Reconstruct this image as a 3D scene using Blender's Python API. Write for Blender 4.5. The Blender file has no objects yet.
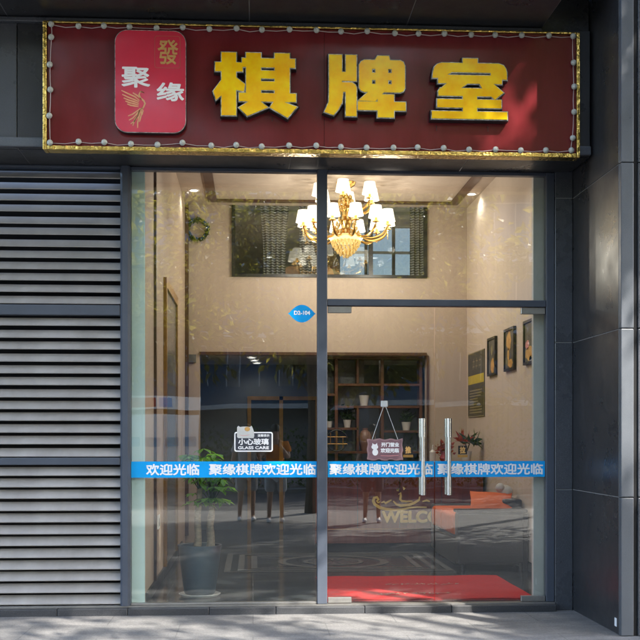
import bpy, bmesh, math, random
import numpy as np
from mathutils import Vector, Matrix
R = math.radians
rnd = random.Random(7)
C = bpy.context.scene.collection
sc = bpy.context.scene

# ------------------------------------------------------------------ camera
cam = bpy.data.cameras.new('camera')
cam.sensor_width = 36.0
cam.lens = 36.0 * 1113 / 640
cam.shift_y = 117 / 640
cam.clip_start = 0.05
cam.clip_end = 1000
co = bpy.data.objects.new('camera', cam); C.objects.link(co)
co.location = (0, -9.85, 1.5)
co.rotation_euler = (R(90), 0, -math.atan(67 / 1113))
sc.camera = co

# ------------------------------------------------------------------ sky and sun
SUN_EL, SUN_AZ = 42, 37          # azimuth measured from -Y towards +X
w = bpy.data.worlds.new('World'); sc.world = w; w.use_nodes = True
nt = w.node_tree
sky = nt.nodes.new('ShaderNodeTexSky'); sky.sky_type = 'NISHITA'; sky.sun_disc = False
sky.sun_elevation = R(SUN_EL); sky.sun_rotation = R(180 - SUN_AZ)
sky.dust_density = 2.0; sky.air_density = 1.0
bg = nt.nodes['Background']; bg.inputs[1].default_value = 0.15
nt.links.new(sky.outputs[0], bg.inputs[0])
sl = bpy.data.lights.new('sun', 'SUN'); sl.energy = 2.0; sl.angle = R(0.5); sl.color = (1, .94, .85)
so = bpy.data.objects.new('sun', sl); C.objects.link(so)
sd = Vector((math.sin(R(SUN_AZ)) * math.cos(R(SUN_EL)), -math.cos(R(SUN_AZ)) * math.cos(R(SUN_EL)), math.sin(R(SUN_EL))))
so.rotation_euler = sd.to_track_quat('Z', 'Y').to_euler()
so.location = sd * 60

vs = sc.view_settings
vs.view_transform = 'Standard'; vs.look = 'None'; vs.gamma = 1; vs.use_curve_mapping = False
vs.exposure = 2.95
cy = sc.cycles
cy.use_denoising = True
cy.caustics_reflective = False; cy.caustics_refractive = False
cy.max_bounces = 8; cy.diffuse_bounces = 4; cy.glossy_bounces = 4; cy.transmission_bounces = 4
cy.transparent_max_bounces = 24
cy.sample_clamp_indirect = 6.0

# ------------------------------------------------------------------ materials
def nodes(name):
    m = bpy.data.materials.new(name); m.use_nodes = True
    t = m.node_tree
    return m, t, t.nodes['Principled BSDF']

def mat(name, col, rough=.5, metal=0.0, var=.12, scale=6.0, bump=0.0, bscale=40.0, col2=None, rvar=0.0, coat=0.0, stretch=None, spec=None):
    m, t, b = nodes(name)
    b.inputs['Roughness'].default_value = rough
    b.inputs['Metallic'].default_value = metal
    if spec is not None: b.inputs['Specular IOR Level'].default_value = spec
    if coat: b.inputs['Coat Weight'].default_value = coat; b.inputs['Coat Roughness'].default_value = .05
    tc = t.nodes.new('ShaderNodeTexCoord')
    vec = tc.outputs['Object']
    if stretch:
        mp = t.nodes.new('ShaderNodeMapping'); mp.inputs['Scale'].default_value = stretch
        t.links.new(vec, mp.inputs[0]); vec = mp.outputs[0]
    n = t.nodes.new('ShaderNodeTexNoise'); n.inputs['Scale'].default_value = scale; n.inputs['Detail'].default_value = 6
    n.inputs['Roughness'].default_value = .6
    t.links.new(vec, n.inputs['Vector'])
    r = t.nodes.new('ShaderNodeValToRGB')
    c2 = col2 if col2 else tuple(min(1, c * (1 + var)) for c in col)
    c1 = col if col2 else tuple(c * (1 - var) for c in col)
    r.color_ramp.elements[0].position = .3; r.color_ramp.elements[1].position = .7
    r.color_ramp.elements[0].color = (*c1, 1); r.color_ramp.elements[1].color = (*c2, 1)
    t.links.new(n.outputs['Fac'], r.inputs['Fac'])
    t.links.new(r.outputs['Color'], b.inputs['Base Color'])
    if rvar:
        mr = t.nodes.new('ShaderNodeMapRange'); mr.inputs['To Min'].default_value = max(.02, rough - rvar); mr.inputs['To Max'].default_value = rough + rvar
        t.links.new(n.outputs['Fac'], mr.inputs['Value']); t.links.new(mr.outputs[0], b.inputs['Roughness'])
    if bump:
        n2 = t.nodes.new('ShaderNodeTexNoise'); n2.inputs['Scale'].default_value = bscale; n2.inputs['Detail'].default_value = 4
        t.links.new(vec, n2.inputs['Vector'])
        bp = t.nodes.new('ShaderNodeBump'); bp.inputs['Strength'].default_value = bump; bp.inputs['Distance'].default_value = .02
        t.links.new(n2.outputs['Fac'], bp.inputs['Height']); t.links.new(bp.outputs[0], b.inputs['Normal'])
    return m

def emit(name, col, strength, base=(.8, .8, .8)):
    m, t, b = nodes(name)
    b.inputs['Base Color'].default_value = (*base, 1)
    b.inputs['Emission Color'].default_value = (*col, 1)
    b.inputs['Emission Strength'].default_value = strength
    return m

def glass(name, tint=(.93, .97, .95), ior=1.5, rough=0.0, wavy=0.0):
    m = bpy.data.materials.new(name); m.use_nodes = True; t = m.node_tree
    for n in list(t.nodes): t.nodes.remove(n)
    o = t.nodes.new('ShaderNodeOutputMaterial'); mx = t.nodes.new('ShaderNodeMixShader')
    tr = t.nodes.new('ShaderNodeBsdfTransparent'); tr.inputs[0].default_value = (*tint, 1)
    g = t.nodes.new('ShaderNodeBsdfGlossy'); g.inputs['Roughness'].default_value = rough
    f = t.nodes.new('ShaderNodeFresnel')
    ge = t.nodes.new('ShaderNodeNewGeometry'); io = t.nodes.new('ShaderNodeMapRange')      # the same reflectance on both faces of the sheet
    io.inputs['To Min'].default_value = ior; io.inputs['To Max'].default_value = 1 / ior
    t.links.new(ge.outputs['Backfacing'], io.inputs['Value']); t.links.new(io.outputs[0], f.inputs['IOR'])
    if wavy:
        tc = t.nodes.new('ShaderNodeTexCoord'); n = t.nodes.new('ShaderNodeTexNoise'); n.inputs['Scale'].default_value = 1.3
        n.inputs['Detail'].default_value = 1
        bp = t.nodes.new('ShaderNodeBump'); bp.inputs['Strength'].default_value = wavy; bp.inputs['Distance'].default_value = .02
        t.links.new(tc.outputs['Object'], n.inputs['Vector']); t.links.new(n.outputs['Fac'], bp.inputs['Height'])
        t.links.new(bp.outputs[0], g.inputs['Normal'])
    t.links.new(f.outputs[0], mx.inputs[0]); t.links.new(tr.outputs[0], mx.inputs[1]); t.links.new(g.outputs[0], mx.inputs[2])
    t.links.new(mx.outputs[0], o.inputs[0])
    return m

def granite(name, base, speck, rough=.12):
    m, t, b = nodes(name)
    tc = t.nodes.new('ShaderNodeTexCoord')
    v = t.nodes.new('ShaderNodeTexNoise'); v.inputs['Scale'].default_value = 260; v.inputs['Detail'].default_value = 3
    n = t.nodes.new('ShaderNodeTexNoise'); n.inputs['Scale'].default_value = 1.6; n.inputs['Detail'].default_value = 7; n.inputs['Roughness'].default_value = .65
    t.links.new(tc.outputs['Object'], v.inputs[0]); t.links.new(tc.outputs['Object'], n.inputs[0])
    r = t.nodes.new('ShaderNodeValToRGB'); r.color_ramp.elements[0].position = .48; r.color_ramp.elements[1].position = .72
    r.color_ramp.elements[0].color = (*base, 1); r.color_ramp.elements[1].color = (*speck, 1)
    t.links.new(v.outputs['Fac'], r.inputs['Fac'])
    mx = t.nodes.new('ShaderNodeMix'); mx.data_type = 'RGBA'; mx.blend_type = 'MULTIPLY'; mx.inputs[0].default_value = .6
    r2 = t.nodes.new('ShaderNodeValToRGB'); r2.color_ramp.elements[0].color = (.45, .45, .45, 1); r2.color_ramp.elements[1].color = (1.3, 1.3, 1.3, 1)
    t.links.new(n.outputs['Fac'], r2.inputs[0])
    t.links.new(r.outputs[0], mx.inputs[6]); t.links.new(r2.outputs[0], mx.inputs[7])
    t.links.new(mx.outputs[2], b.inputs['Base Color'])
    mr = t.nodes.new('ShaderNodeMapRange'); mr.inputs['From Min'].default_value = .3; mr.inputs['From Max'].default_value = .7
    mr.inputs['To Min'].default_value = rough * .7; mr.inputs['To Max'].default_value = rough * 1.8
    t.links.new(n.outputs['Fac'], mr.inputs[0]); t.links.new(mr.outputs[0], b.inputs['Roughness'])
    return m

def striped(name, c1, c2, scale, axis='Z', rough=.7, distort=0.0, pos=.5):
    m, t, b = nodes(name)
    tc = t.nodes.new('ShaderNodeTexCoord')
    wv = t.nodes.new('ShaderNodeTexWave'); wv.bands_direction = axis; wv.inputs['Scale'].default_value = scale
    wv.inputs['Distortion'].default_value = distort; wv.inputs['Detail'].default_value = 1; wv.inputs['Detail Scale'].default_value = .6
    r = t.nodes.new('ShaderNodeValToRGB'); r.color_ramp.elements[0].position = pos - .06; r.color_ramp.elements[1].position = pos + .06
    r.color_ramp.elements[0].color = (*c1, 1); r.color_ramp.elements[1].color = (*c2, 1)
    t.links.new(tc.outputs['Object'], wv.inputs[0]); t.links.new(wv.outputs['Fac'], r.inputs[0]); t.links.new(r.outputs[0], b.inputs['Base Color'])
    b.inputs['Roughness'].default_value = rough
    return m

def pavement(name, c1, c2, tile, joint, rough, jw=.006, off=0.5):
    m, t, b = nodes(name)
    tc = t.nodes.new('ShaderNodeTexCoord')
    br = t.nodes.new('ShaderNodeTexBrick'); br.offset = off; br.inputs['Scale'].default_value = 1
    br.inputs['Brick Width'].default_value = tile[0]; br.inputs['Row Height'].default_value = tile[1]
    br.inputs['Mortar Size'].default_value = jw; br.inputs['Mortar Smooth'].default_value = .4
    br.inputs['Color1'].default_value = (*c1, 1); br.inputs['Color2'].default_value = (*c2, 1); br.inputs['Mortar'].default_value = (*joint, 1)
    t.links.new(tc.outputs['Object'], br.inputs[0])
    n = t.nodes.new('ShaderNodeTexNoise'); n.inputs['Scale'].default_value = 2.2; n.inputs['Detail'].default_value = 9; n.inputs['Roughness'].default_value = .7
    n3 = t.nodes.new('ShaderNodeTexNoise'); n3.inputs['Scale'].default_value = 90; n3.inputs['Detail'].default_value = 3
    mp = t.nodes.new('ShaderNodeMapping'); mp.inputs['Scale'].default_value = (1, 2.2, 1)
    t.links.new(tc.outputs['Object'], mp.inputs[0]); t.links.new(mp.outputs[0], n.inputs[0]); t.links.new(tc.outputs['Object'], n3.inputs[0])
    r = t.nodes.new('ShaderNodeValToRGB'); r.color_ramp.elements[0].position = .32; r.color_ramp.elements[1].position = .68
    r.color_ramp.elements[0].color = (.62, .62, .63, 1); r.color_ramp.elements[1].color = (1.12, 1.11, 1.08, 1)
    t.links.new(n.outputs['Fac'], r.inputs[0])
    r3 = t.nodes.new('ShaderNodeValToRGB'); r3.color_ramp.elements[0].position = .3; r3.color_ramp.elements[1].position = .7
    r3.color_ramp.elements[0].color = (.72, .72, .72, 1); r3.color_ramp.elements[1].color = (1.15, 1.15, 1.15, 1)
    t.links.new(n3.outputs['Fac'], r3.inputs[0])
    a = t.nodes.new('ShaderNodeMix'); a.data_type = 'RGBA'; a.blend_type = 'MULTIPLY'; a.inputs[0].default_value = 1
    a2 = t.nodes.new('ShaderNodeMix'); a2.data_type = 'RGBA'; a2.blend_type = 'MULTIPLY'; a2.inputs[0].default_value = 1
    t.links.new(br.outputs['Color'], a.inputs[6]); t.links.new(r.outputs[0], a.inputs[7])
    t.links.new(a.outputs[2], a2.inputs[6]); t.links.new(r3.outputs[0], a2.inputs[7])
    t.links.new(a2.outputs[2], b.inputs['Base Color'])
    b.inputs['Roughness'].default_value = rough
    bp = t.nodes.new('ShaderNodeBump'); bp.inputs['Strength'].default_value = .25; bp.inputs['Distance'].default_value = .01
    t.links.new(n3.outputs['Fac'], bp.inputs['Height'])
    if rough > .4: t.links.new(bp.outputs[0], b.inputs['Normal'])
    return m

def leafmat(name, c1, c2):
    m, t, b = nodes(name)
    g = t.nodes.new('ShaderNodeNewGeometry')
    r = t.nodes.new('ShaderNodeValToRGB'); r.color_ramp.elements[0].color = (*c1, 1); r.color_ramp.elements[1].color = (*c2, 1)
    t.links.new(g.outputs['Random Per Island'], r.inputs[0]); t.links.new(r.outputs[0], b.inputs['Base Color'])
    b.inputs['Roughness'].default_value = .45
    tl = t.nodes.new('ShaderNodeBsdfTranslucent')
    r2 = t.nodes.new('ShaderNodeValToRGB')
    for q, c in ((0, c1), (1, c2)): r2.color_ramp.elements[q].color = (min(1, c[0] * 2.4), min(1, c[1] * 2.1), c[2] * 1.2, 1)
    t.links.new(g.outputs['Random Per Island'], r2.inputs[0]); t.links.new(r2.outputs[0], tl.inputs[0])
    mx = t.nodes.new('ShaderNodeMixShader'); mx.inputs[0].default_value = .5
    o = t.nodes['Material Output']
    t.links.new(b.outputs[0], mx.inputs[1]); t.links.new(tl.outputs[0], mx.inputs[2]); t.links.new(mx.outputs[0], o.inputs[0])
    return m

M = dict(
    granite=granite('black_granite', (.023, .024, .027), (.066, .068, .075), .27),
    granite_grey=granite('sky_bevel_granite', (.085, .095, .11), (.14, .155, .175), .32),  # bevel stone lightened: the sky it reflects at the pillar corner is in the colour
    granite_blue=granite('sky_toned_granite', (.055, .06, .07), (.12, .13, .148), .25),  # on the left lintel panels the bluish sky reflection is put into the stone colour
    granite_dark=granite('sill_granite', (.03, .032, .036), (.1, .1, .105), .35),
    grout=mat('pale_grout', (.28, .28, .28), .9),
    frame=mat('blue_grey_aluminium', (.062, .074, .098), .38, .0, .08, 3, rvar=.06),
    slat=mat('silver_grey_aluminium', (.29, .275, .26), .45, .0, .2, 2.2, stretch=(1.6, 1, .5), rvar=.1, col2=(.39, .375, .36)),
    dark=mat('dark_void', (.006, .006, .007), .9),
    glass=glass('shop_glass', (.95, .975, .965), 1.85, 0, .05),
    glass_blue=glass('blue_glass', (.36, .35, .345), 1.5),
    red=mat('red_acrylic', (.12, .011, .015), .18, 0, .2, 3, rvar=.06, stretch=(2, 1, .5), col2=(.16, .015, .02)),
    redlogo=mat('logo_red_acrylic', (.58, .032, .065), .14, 0, .08, 2),
    gold=mat('crinkled_gold_foil', (.75, .52, .14), .22, 1.0, .25, 14, bump=.9, bscale=22),
    goldflat=mat('gold_print', (.62, .36, .12), .4, .25, .15, 30),
    yellow=mat('amber_acrylic', (.90, .44, .002), .16, 0, .09, 7, col2=(.97, .70, .010), rvar=.08),
    silver=mat('silver_edge', (.05, .05, .05), .4, .2, .15, 26, col2=(.85, .85, .83)),
    black=mat('black_return', (.008, .008, .01), .4),
    white=mat('white_print', (.86, .86, .87), .5, 0, .03),
    cord=mat('light_cord', (.55, .42, .42), .4),
    chrome=mat('brushed_steel', (.55, .56, .57), .25, 1.0, .08, 30, stretch=(1, 1, .05)),
    fitting=mat('satin_fitting', (.36, .35, .33), .35, .8, .1, 20),
    beige=mat('beige_wallpaper', (.46, .355, .275), .75, 0, .045, 3, stretch=(3, 3, .12), bump=.06, bscale=140),
    beige2=mat('cream_wallpaper', (.47, .38, .305), .75, 0, .045, 3, stretch=(3, 3, .12), bump=.06, bscale=140),
    plaster=mat('white_plaster', (.72, .70, .66), .8, 0, .05, 3),
    mint=mat('pale_mint_jamb', (.60, .74, .70), .5, 0, .06, 1.5),
    jamb=mat('off_white_jamb', (.62, .58, .52), .6, 0, .08, 3),
    brown=mat('dark_brown_trim', (.085, .04, .022), .4, 0, .25, 8, stretch=(1, 1, .15)),
    goldtrim=mat('gold_brown_trim', (.36, .20, .055), .35, .5, .2, 8),
    mahog=mat('mahogany_panel', (.17, .036, .022), .2, 0, .3, 5, stretch=(3, 3, .4)),
    wood=mat('walnut_lattice', (.11, .048, .024), .4, 0, .3, 9, stretch=(1, 1, .2)),
    floor=pavement('dark_floor_tile', (.075, .085, .095), (.085, .095, .105), (.8, .8), (.3, .31, .31), .14, .004, 0),
    inlay_light=mat('pale_inlay', (.22, .23, .235), .16, 0, .2, 4),
    inlay_mid=mat('grey_inlay', (.16, .165, .17), .2, 0, .3, 8),
    walk=pavement('grey_pavement', (.215, .21, .205), (.185, .183, .18), (1.2, .6), (.14, .14, .137), .8),
    asphalt=mat('asphalt', (.05, .05, .052), .85, 0, .25, 30, bump=.3),
    kerbm=mat('kerb_stone', (.3, .3, .29), .8, 0, .15, 8),
    blue=mat('blue_vinyl', (.0, .20, .62), .35, 0, .05, 2),
    cyan=mat('cyan_vinyl', (.0, .34, .80), .3, 0, .06, 3),
    mauve=mat('mauve_board', (.20, .105, .125), .6, 0, .2, 12, stretch=(1, 1, 4)),
    mauve2=mat('mauve_rim', (.30, .18, .19), .6, 0, .2, 12),
    pink=mat('blush_print', (.65, .25, .25), .6),
    pot=mat('slate_pot', (.06, .085, .105), .35, 0, .1, 4),
    saucer=mat('white_saucer', (.5, .52, .52), .3),
    soil=mat('soil', (.05, .035, .025), .9, bump=.5),
    trunk=mat('trunk_bark', (.24, .19, .13), .8, 0, .35, 16, bump=.4, stretch=(1, 1, 3)),
    bark=mat('tree_bark', (.10, .08, .06), .9, 0, .3, 8, bump=.6, stretch=(1, 1, .3)),
    leaf=leafmat('plant_leaf', (.07, .20, .03), (.20, .42, .08)),
    leafdark=leafmat('dark_leaf', (.015, .045, .012), (.05, .10, .03)),
    leafred=leafmat('red_leaf', (.16, .02, .02), (.3, .05, .03)),
    treeleaf=leafmat('street_tree_leaf', (.08, .10, .02), (.19, .19, .045)),
    carpet=mat('red_carpet', (.58, .009, .009), .95, 0, .12, 25, bump=.5, bscale=250),
    carpet_mark=mat('worn_carpet_mark', (.62, .30, .22), .95, 0, .3, 40),
    sofa=mat('grey_leather', (.03, .032, .033), .4, 0, .2, 3, bump=.15, bscale=60),
    orange=mat('orange_cushion', (.62, .11, .008), .7, 0, .1, 8, bump=.2, bscale=90),
    lampshade=emit('lit_shade', (1, .86, .66), .26),
    bulb=emit('lit_bulb', (1, .8, .5), .9),
    bowl=emit('lit_bowl', (1, .78, .32), .1, (.8, .6, .3)),
    down=emit('lit_downlight', (1, .95, .85), 2),
    brass=mat('brass', (.72, .44, .13), .22, 1.0, .15, 20),
    crystal=mat('amber_crystal', (.75, .55, .22), .08, .3, .3, 60, spec=1.0),
    zebra=striped('zebra_curtain', (.05, .05, .055), (.42, .42, .42), 8.5, 'Z', .8, .6),
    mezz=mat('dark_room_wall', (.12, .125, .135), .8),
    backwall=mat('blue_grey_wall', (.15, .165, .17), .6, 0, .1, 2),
    doordark=mat('dark_door', (.02, .024, .026), .25),
    olive=mat('olive_poster', (.07, .06, .026), .5, 0, .2, 10),
    posteryellow=mat('yellow_print', (.55, .42, .01), .5),
    posterline=mat('faded_print', (.26, .22, .11), .5),
    artA=mat('painting_flowers', (.03, .03, .028), .4, 0, .1, 5, col2=(.17, .16, .14)),
    artO=mat('painting_ochre', (.45, .20, .04), .4, 0, .5, 14, col2=(.75, .45, .15)),
    ceramic=mat('white_ceramic', (.6, .6, .58), .25),
    terracotta=mat('brown_ceramic', (.22, .12, .08), .35),
    redgloss=mat('red_gloss', (.35, .01, .015), .25),
    skin=mat('skin', (.45, .27, .19), .5),
    hair=mat('black_hair', (.01, .009, .008), .5),
    teeorange=mat('orange_tee', (.70, .22, .015), .85),
    teenavy=mat('navy_tee', (.03, .04, .07), .85),
    shorts=mat('grey_shorts', (.42, .43, .45), .85),
    shortsdark=mat('dark_shorts', (.10, .10, .11), .85),
    shoe=mat('white_shoe', (.7, .7, .7), .6),
    bldg=mat('pale_render', (.19, .195, .20), .8, 0, .1, 1),
    bldgglass=mat('building_window', (.06, .12, .19), .06, 0, .2, .3),
    slab=mat('balcony_slab', (.58, .58, .56), .7),
    hoard=mat('white_hoarding', (.80, .82, .82), .5, 0, .06, 1),
    hoardblue=mat('hoarding_print', (.12, .38, .55), .5, 0, .4, 3),
    hedge=leafmat('hedge_leaf', (.02, .05, .012), (.07, .12, .03)),
)

# ------------------------------------------------------------------ mesh helpers
OFF = {}
class MB:
    def __init__(s): s.v = []; s.f = []
    def add(s, vs_, fs):
        k = len(s.v); s.v += [tuple(p) for p in vs_]; s.f += [tuple(i + k for i in f) for f in fs]; return s
    def box(s, x0, x1, y0, y1, z0, z1, bev=0.0, seg=2):
        if x0 > x1: x0, x1 = x1, x0
        if y0 > y1: y0, y1 = y1, y0
        if z0 > z1: z0, z1 = z1, z0
        if bev <= 0:
            return s.add([(x0, y0, z0), (x1, y0, z0), (x1, y1, z0), (x0, y1, z0), (x0, y0, z1), (x1, y0, z1), (x1, y1, z1), (x0, y1, z1)],
                         [(3, 2, 1, 0), (4, 5, 6, 7), (0, 1, 5, 4), (1, 2, 6, 5), (2, 3, 7, 6), (3, 0, 4, 7)])
        b = bmesh.new(); bmesh.ops.create_cube(b, size=1)
        for q in b.verts: q.co = Vector(((x0 + x1) / 2 + q.co.x * (x1 - x0), (y0 + y1) / 2 + q.co.y * (y1 - y0), (z0 + z1) / 2 + q.co.z * (z1 - z0)))
        bmesh.ops.bevel(b, geom=b.edges[:], offset=bev, segments=seg, profile=.5, affect='EDGES')
        return s.frombm(b)
    def frombm(s, b):
        b.verts.index_update()
        s.add([q.co[:] for q in b.verts], [[q.index for q in f.verts] for f in b.faces]); b.free(); return s
    def prism(s, pts, y0, y1):
        """outline pts (x, z) counter-clockwise seen from -Y, from front y0 to back y1"""
        a = sum(p[0] * q[1] - q[0] * p[1] for p, q in zip(pts, pts[1:] + pts[:1]))
        if a < 0: pts = pts[::-1]
        n = len(pts)
        return s.add([(x, y0, z) for x, z in pts] + [(x, y1, z) for x, z in pts],
                     [tuple(range(n)), tuple(range(2 * n - 1, n - 1, -1))] + [(i, n + i, n + (i + 1) % n, (i + 1) % n) for i in range(n)])
    def tube(s, path, r, n=8, cap=True):
        path = [Vector(p) for p in path]; m = len(path); k = len(s.v)
        rr = r if hasattr(r, '__len__') else [r] * m
        up = Vector((0, 0, 1)); rings = []
        for i, p in enumerate(path):
            d = (path[min(i + 1, m - 1)] - path[max(i - 1, 0)])
            if d.length < 1e-9: d = Vector((0, 0, 1))
            d.normalize()
            ref = up if abs(d.dot(up)) < .95 else Vector((1, 0, 0))
            a = d.cross(ref).normalized(); b = d.cross(a).normalized()
            rings.append([p + (a * math.cos(2 * math.pi * j / n) + b * math.sin(2 * math.pi * j / n)) * rr[i] for j in range(n)])
        vs_ = [q for g in rings for q in g]; fs = []
        for i in range(m - 1):
            for j in range(n): fs.append((i * n + j, i * n + (j + 1) % n, (i + 1) * n + (j + 1) % n, (i + 1) * n + j))
        if cap: fs.append(tuple(range(n - 1, -1, -1))); fs.append(tuple((m - 1) * n + j for j in range(n)))
        return s.add(vs_, fs)
    def lathe(s, prof, c=(0, 0, 0), n=24):
        vs_ = []; fs = []
        for r_, z in prof:
            for j in range(n):
                a = 2 * math.pi * j / n; vs_.append((c[0] + r_ * math.cos(a), c[1] + r_ * math.sin(a), c[2] + z))
        for i in range(len(prof) - 1):
            for j in range(n): fs.append((i * n + j, i * n + (j + 1) % n, (i + 1) * n + (j + 1) % n, (i + 1) * n + j))
        return s.add(vs_, fs)
    def sphere(s, c, r, n=10, m=7, sc_=(1, 1, 1)):
        vs_ = []; fs = []
        for i in range(m + 1):
            t = math.pi * i / m
            for j in range(n):
                a = 2 * math.pi * j / n
                vs_.append((c[0] + r * sc_[0] * math.sin(t) * math.cos(a), c[1] + r * sc_[1] * math.sin(t) * math.sin(a), c[2] - r * sc_[2] * math.cos(t)))
        for i in range(m):
            for j in range(n): fs.append((i * n + j, i * n + (j + 1) % n, (i + 1) * n + (j + 1) % n, (i + 1) * n + j))
        return s.add(vs_, fs)
    def text(s, body, x0, x1, z0, z1, y, bold=.0, depth=.001, dirs=8):
        """lettering fitted to a box on a plane facing -Y; bold thickens every stroke by that many metres"""
        c = bpy.data.curves.new('t', 'FONT'); c.body = body; c.size = 1
        o = bpy.data.objects.new('t', c); C.objects.link(o)
        dg = bpy.context.evaluated_depsgraph_get()
        me = bpy.data.meshes.new_from_object(o.evaluated_get(dg))
        V = np.array([q.co[:2] for q in me.vertices]); F = [tuple(p.vertices) for p in me.polygons]
        bpy.data.objects.remove(o); bpy.data.curves.remove(c); bpy.data.meshes.remove(me)
        lo, hi = V.min(0), V.max(0)
        U = (V - lo) / (hi - lo)
        X = x0 + bold + U[:, 0] * (x1 - x0 - 2 * bold); Z = z0 + bold + U[:, 1] * (z1 - z0 - 2 * bold)
        shifts = [(0, 0)] + ([(bold * math.cos(2 * math.pi * k / dirs), bold * math.sin(2 * math.pi * k / dirs)) for k in range(dirs)] if bold else [])
        for i, (dx, dz) in enumerate(shifts):
            s.add([(a + dx, y - depth + i * depth / 12, b + dz) for a, b in zip(X, Z)], F)
        return s
    def build(s, name, m, parent=None, smooth=False, kind=None):
        off = OFF.get(parent, Vector((0, 0, 0))) if parent else Vector((0, 0, 0))
        me = bpy.data.meshes.new(name)
        me.from_pydata([(a - off.x, b - off.y, c - off.z) for a, b, c in s.v], [], s.f)
        if smooth:
            me.polygons.foreach_set('use_smooth', [True] * len(me.polygons))
            try: me.set_sharp_from_angle(angle=R(smooth if smooth is not True else 40))
            except Exception: pass
        me.update()
        o = bpy.data.objects.new(name, me); C.objects.link(o)
        me.materials.append(M[m] if isinstance(m, str) else m)
        if parent: o.parent = parent; OFF[o] = off
        if kind: o['kind'] = kind
        return o

def tag(o, label, cat, group=None):
    o['label'] = label; o['category'] = cat
    if group: o['group'] = group
    return o
def thing(name, label, cat, loc=(0, 0, 0), group=None, local=False, rz=0):
    o = bpy.data.objects.new(name, None); C.objects.link(o); o.location = loc; o.rotation_euler = (0, 0, rz)
    o.empty_display_size = .1
    OFF[o] = Vector((0, 0, 0)) if local else Vector(loc)
    return tag(o, label, cat, group)
def dup(root, loc, label, rz=0):
    r = root.copy(); C.objects.link(r); r.location = loc; r.rotation_euler = (0, 0, rz); r['label'] = label
    def rec(a, b):
        for ch in list(a.children):
            c = ch.copy(); C.objects.link(c); c.parent = b; rec(ch, c)
    rec(root, r); return r
def rrect(x0, x1, z0, z1, r, n=6):
    p = []
    for cx, cz, a0 in ((x1 - r, z1 - r, 0), (x0 + r, z1 - r, 90), (x0 + r, z0 + r, 180), (x1 - r, z0 + r, 270)):
        for i in range(n + 1):
            a = R(a0 + 90 * i / n); p.append((cx + r * math.cos(a), cz + r * math.sin(a)))
    return p
def grow(pts, d):
    """push a convex outline outwards by d"""
    a = sum(p[0] * q[1] - q[0] * p[1] for p, q in zip(pts, pts[1:] + pts[:1]))
    if a < 0: pts = pts[::-1]
    n = len(pts); out = []
    for i in range(n):
        p0, p1, p2 = Vector(pts[i - 1]), Vector(pts[i]), Vector(pts[(i + 1) % n])
        e1 = (p1 - p0).normalized(); e2 = (p2 - p1).normalized()
        n1 = Vector((e1.y, -e1.x)); n2 = Vector((e2.y, -e2.x))
        b = (n1 + n2); b = b.normalized() if b.length > 1e-6 else n1
        out.append(tuple(p1 + b * min(d / max(b.dot(n1), .5), 2 * d)))
    return out
def ribbon(mb, pts, widths, y0, y1):
    """a brush stroke along pts (x, z)"""
    P_ = [Vector(p) for p in pts]; L = []; Rr = []
    for i, p in enumerate(P_):
        d = (P_[min(i + 1, len(P_) - 1)] - P_[max(i - 1, 0)]).normalized(); nn = Vector((-d.y, d.x)) * widths[i] / 2
        L.append(tuple(p + nn)); Rr.append(tuple(p - nn))
    for i in range(len(P_) - 1):
        mb.add([(L[i][0], y0, L[i][1]), (L[i + 1][0], y0, L[i + 1][1]), (Rr[i + 1][0], y0, Rr[i + 1][1]), (Rr[i][0], y0, Rr[i][1])], [(0, 1, 2, 3)])
    return mb
def leaves(mb, n, pos, size, rng, droop=.3, aspect=.45):
    """n folded leaf blades; pos() gives a point and an outward direction"""
    for _ in range(n):
        p, d = pos()
        d = (Vector(d) + Vector((rng.gauss(0, .5), rng.gauss(0, .5), rng.gauss(0, .4) - droop))).normalized()
        ln = size * rng.uniform(.6, 1.3)
        sd_ = d.cross(Vector((rng.gauss(0, 1), rng.gauss(0, 1), rng.gauss(0, 1))))
        if sd_.length < 1e-4: continue
        sd_.normalize(); up = sd_.cross(d) * ln * .12
        p = Vector(p); m_ = p + d * ln * .5; t = p + d * ln - up * .8
        mb.add([p, m_ + sd_ * ln * aspect / 2 + up, t, m_ - sd_ * ln * aspect / 2 + up], [(0, 1, 2, 3)])
    return mb

# ================================================================== GROUND
GZ = -.05
MB().add([(-300, -13.5, GZ), (300, -13.5, GZ), (300, 30, GZ), (-300, 30, GZ)], [(0, 1, 2, 3)]).build('pavement', 'walk', kind='structure')
MB().add([(-300, -300, GZ - .16), (300, -300, GZ - .16), (300, 300, GZ - .16), (-300, 300, GZ - .16)], [(0, 1, 2, 3)]).build('ground', 'kerbm', kind='structure')
MB().add([(-300, -24, GZ - .14), (300, -24, GZ - .14), (300, -13.62, GZ - .14), (-300, -13.62, GZ - .14)], [(0, 1, 2, 3)]).build('road', 'asphalt', kind='structure')
MB().box(-300, 300, -13.62, -13.5, GZ - .15, GZ + .004).build('kerb', 'kerbm', kind='structure')
MB().box(-300, 300, -60, -24, GZ - .15, GZ).build('far_pavement', 'walk', kind='structure')
MB().add([(-1.06, -.02, .02), (3.1, -.02, .02), (3.1, 8.2, .02), (-1.06, 8.2, .02)], [(0, 1, 2, 3)]).build('floor', 'floor', kind='structure')

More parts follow.
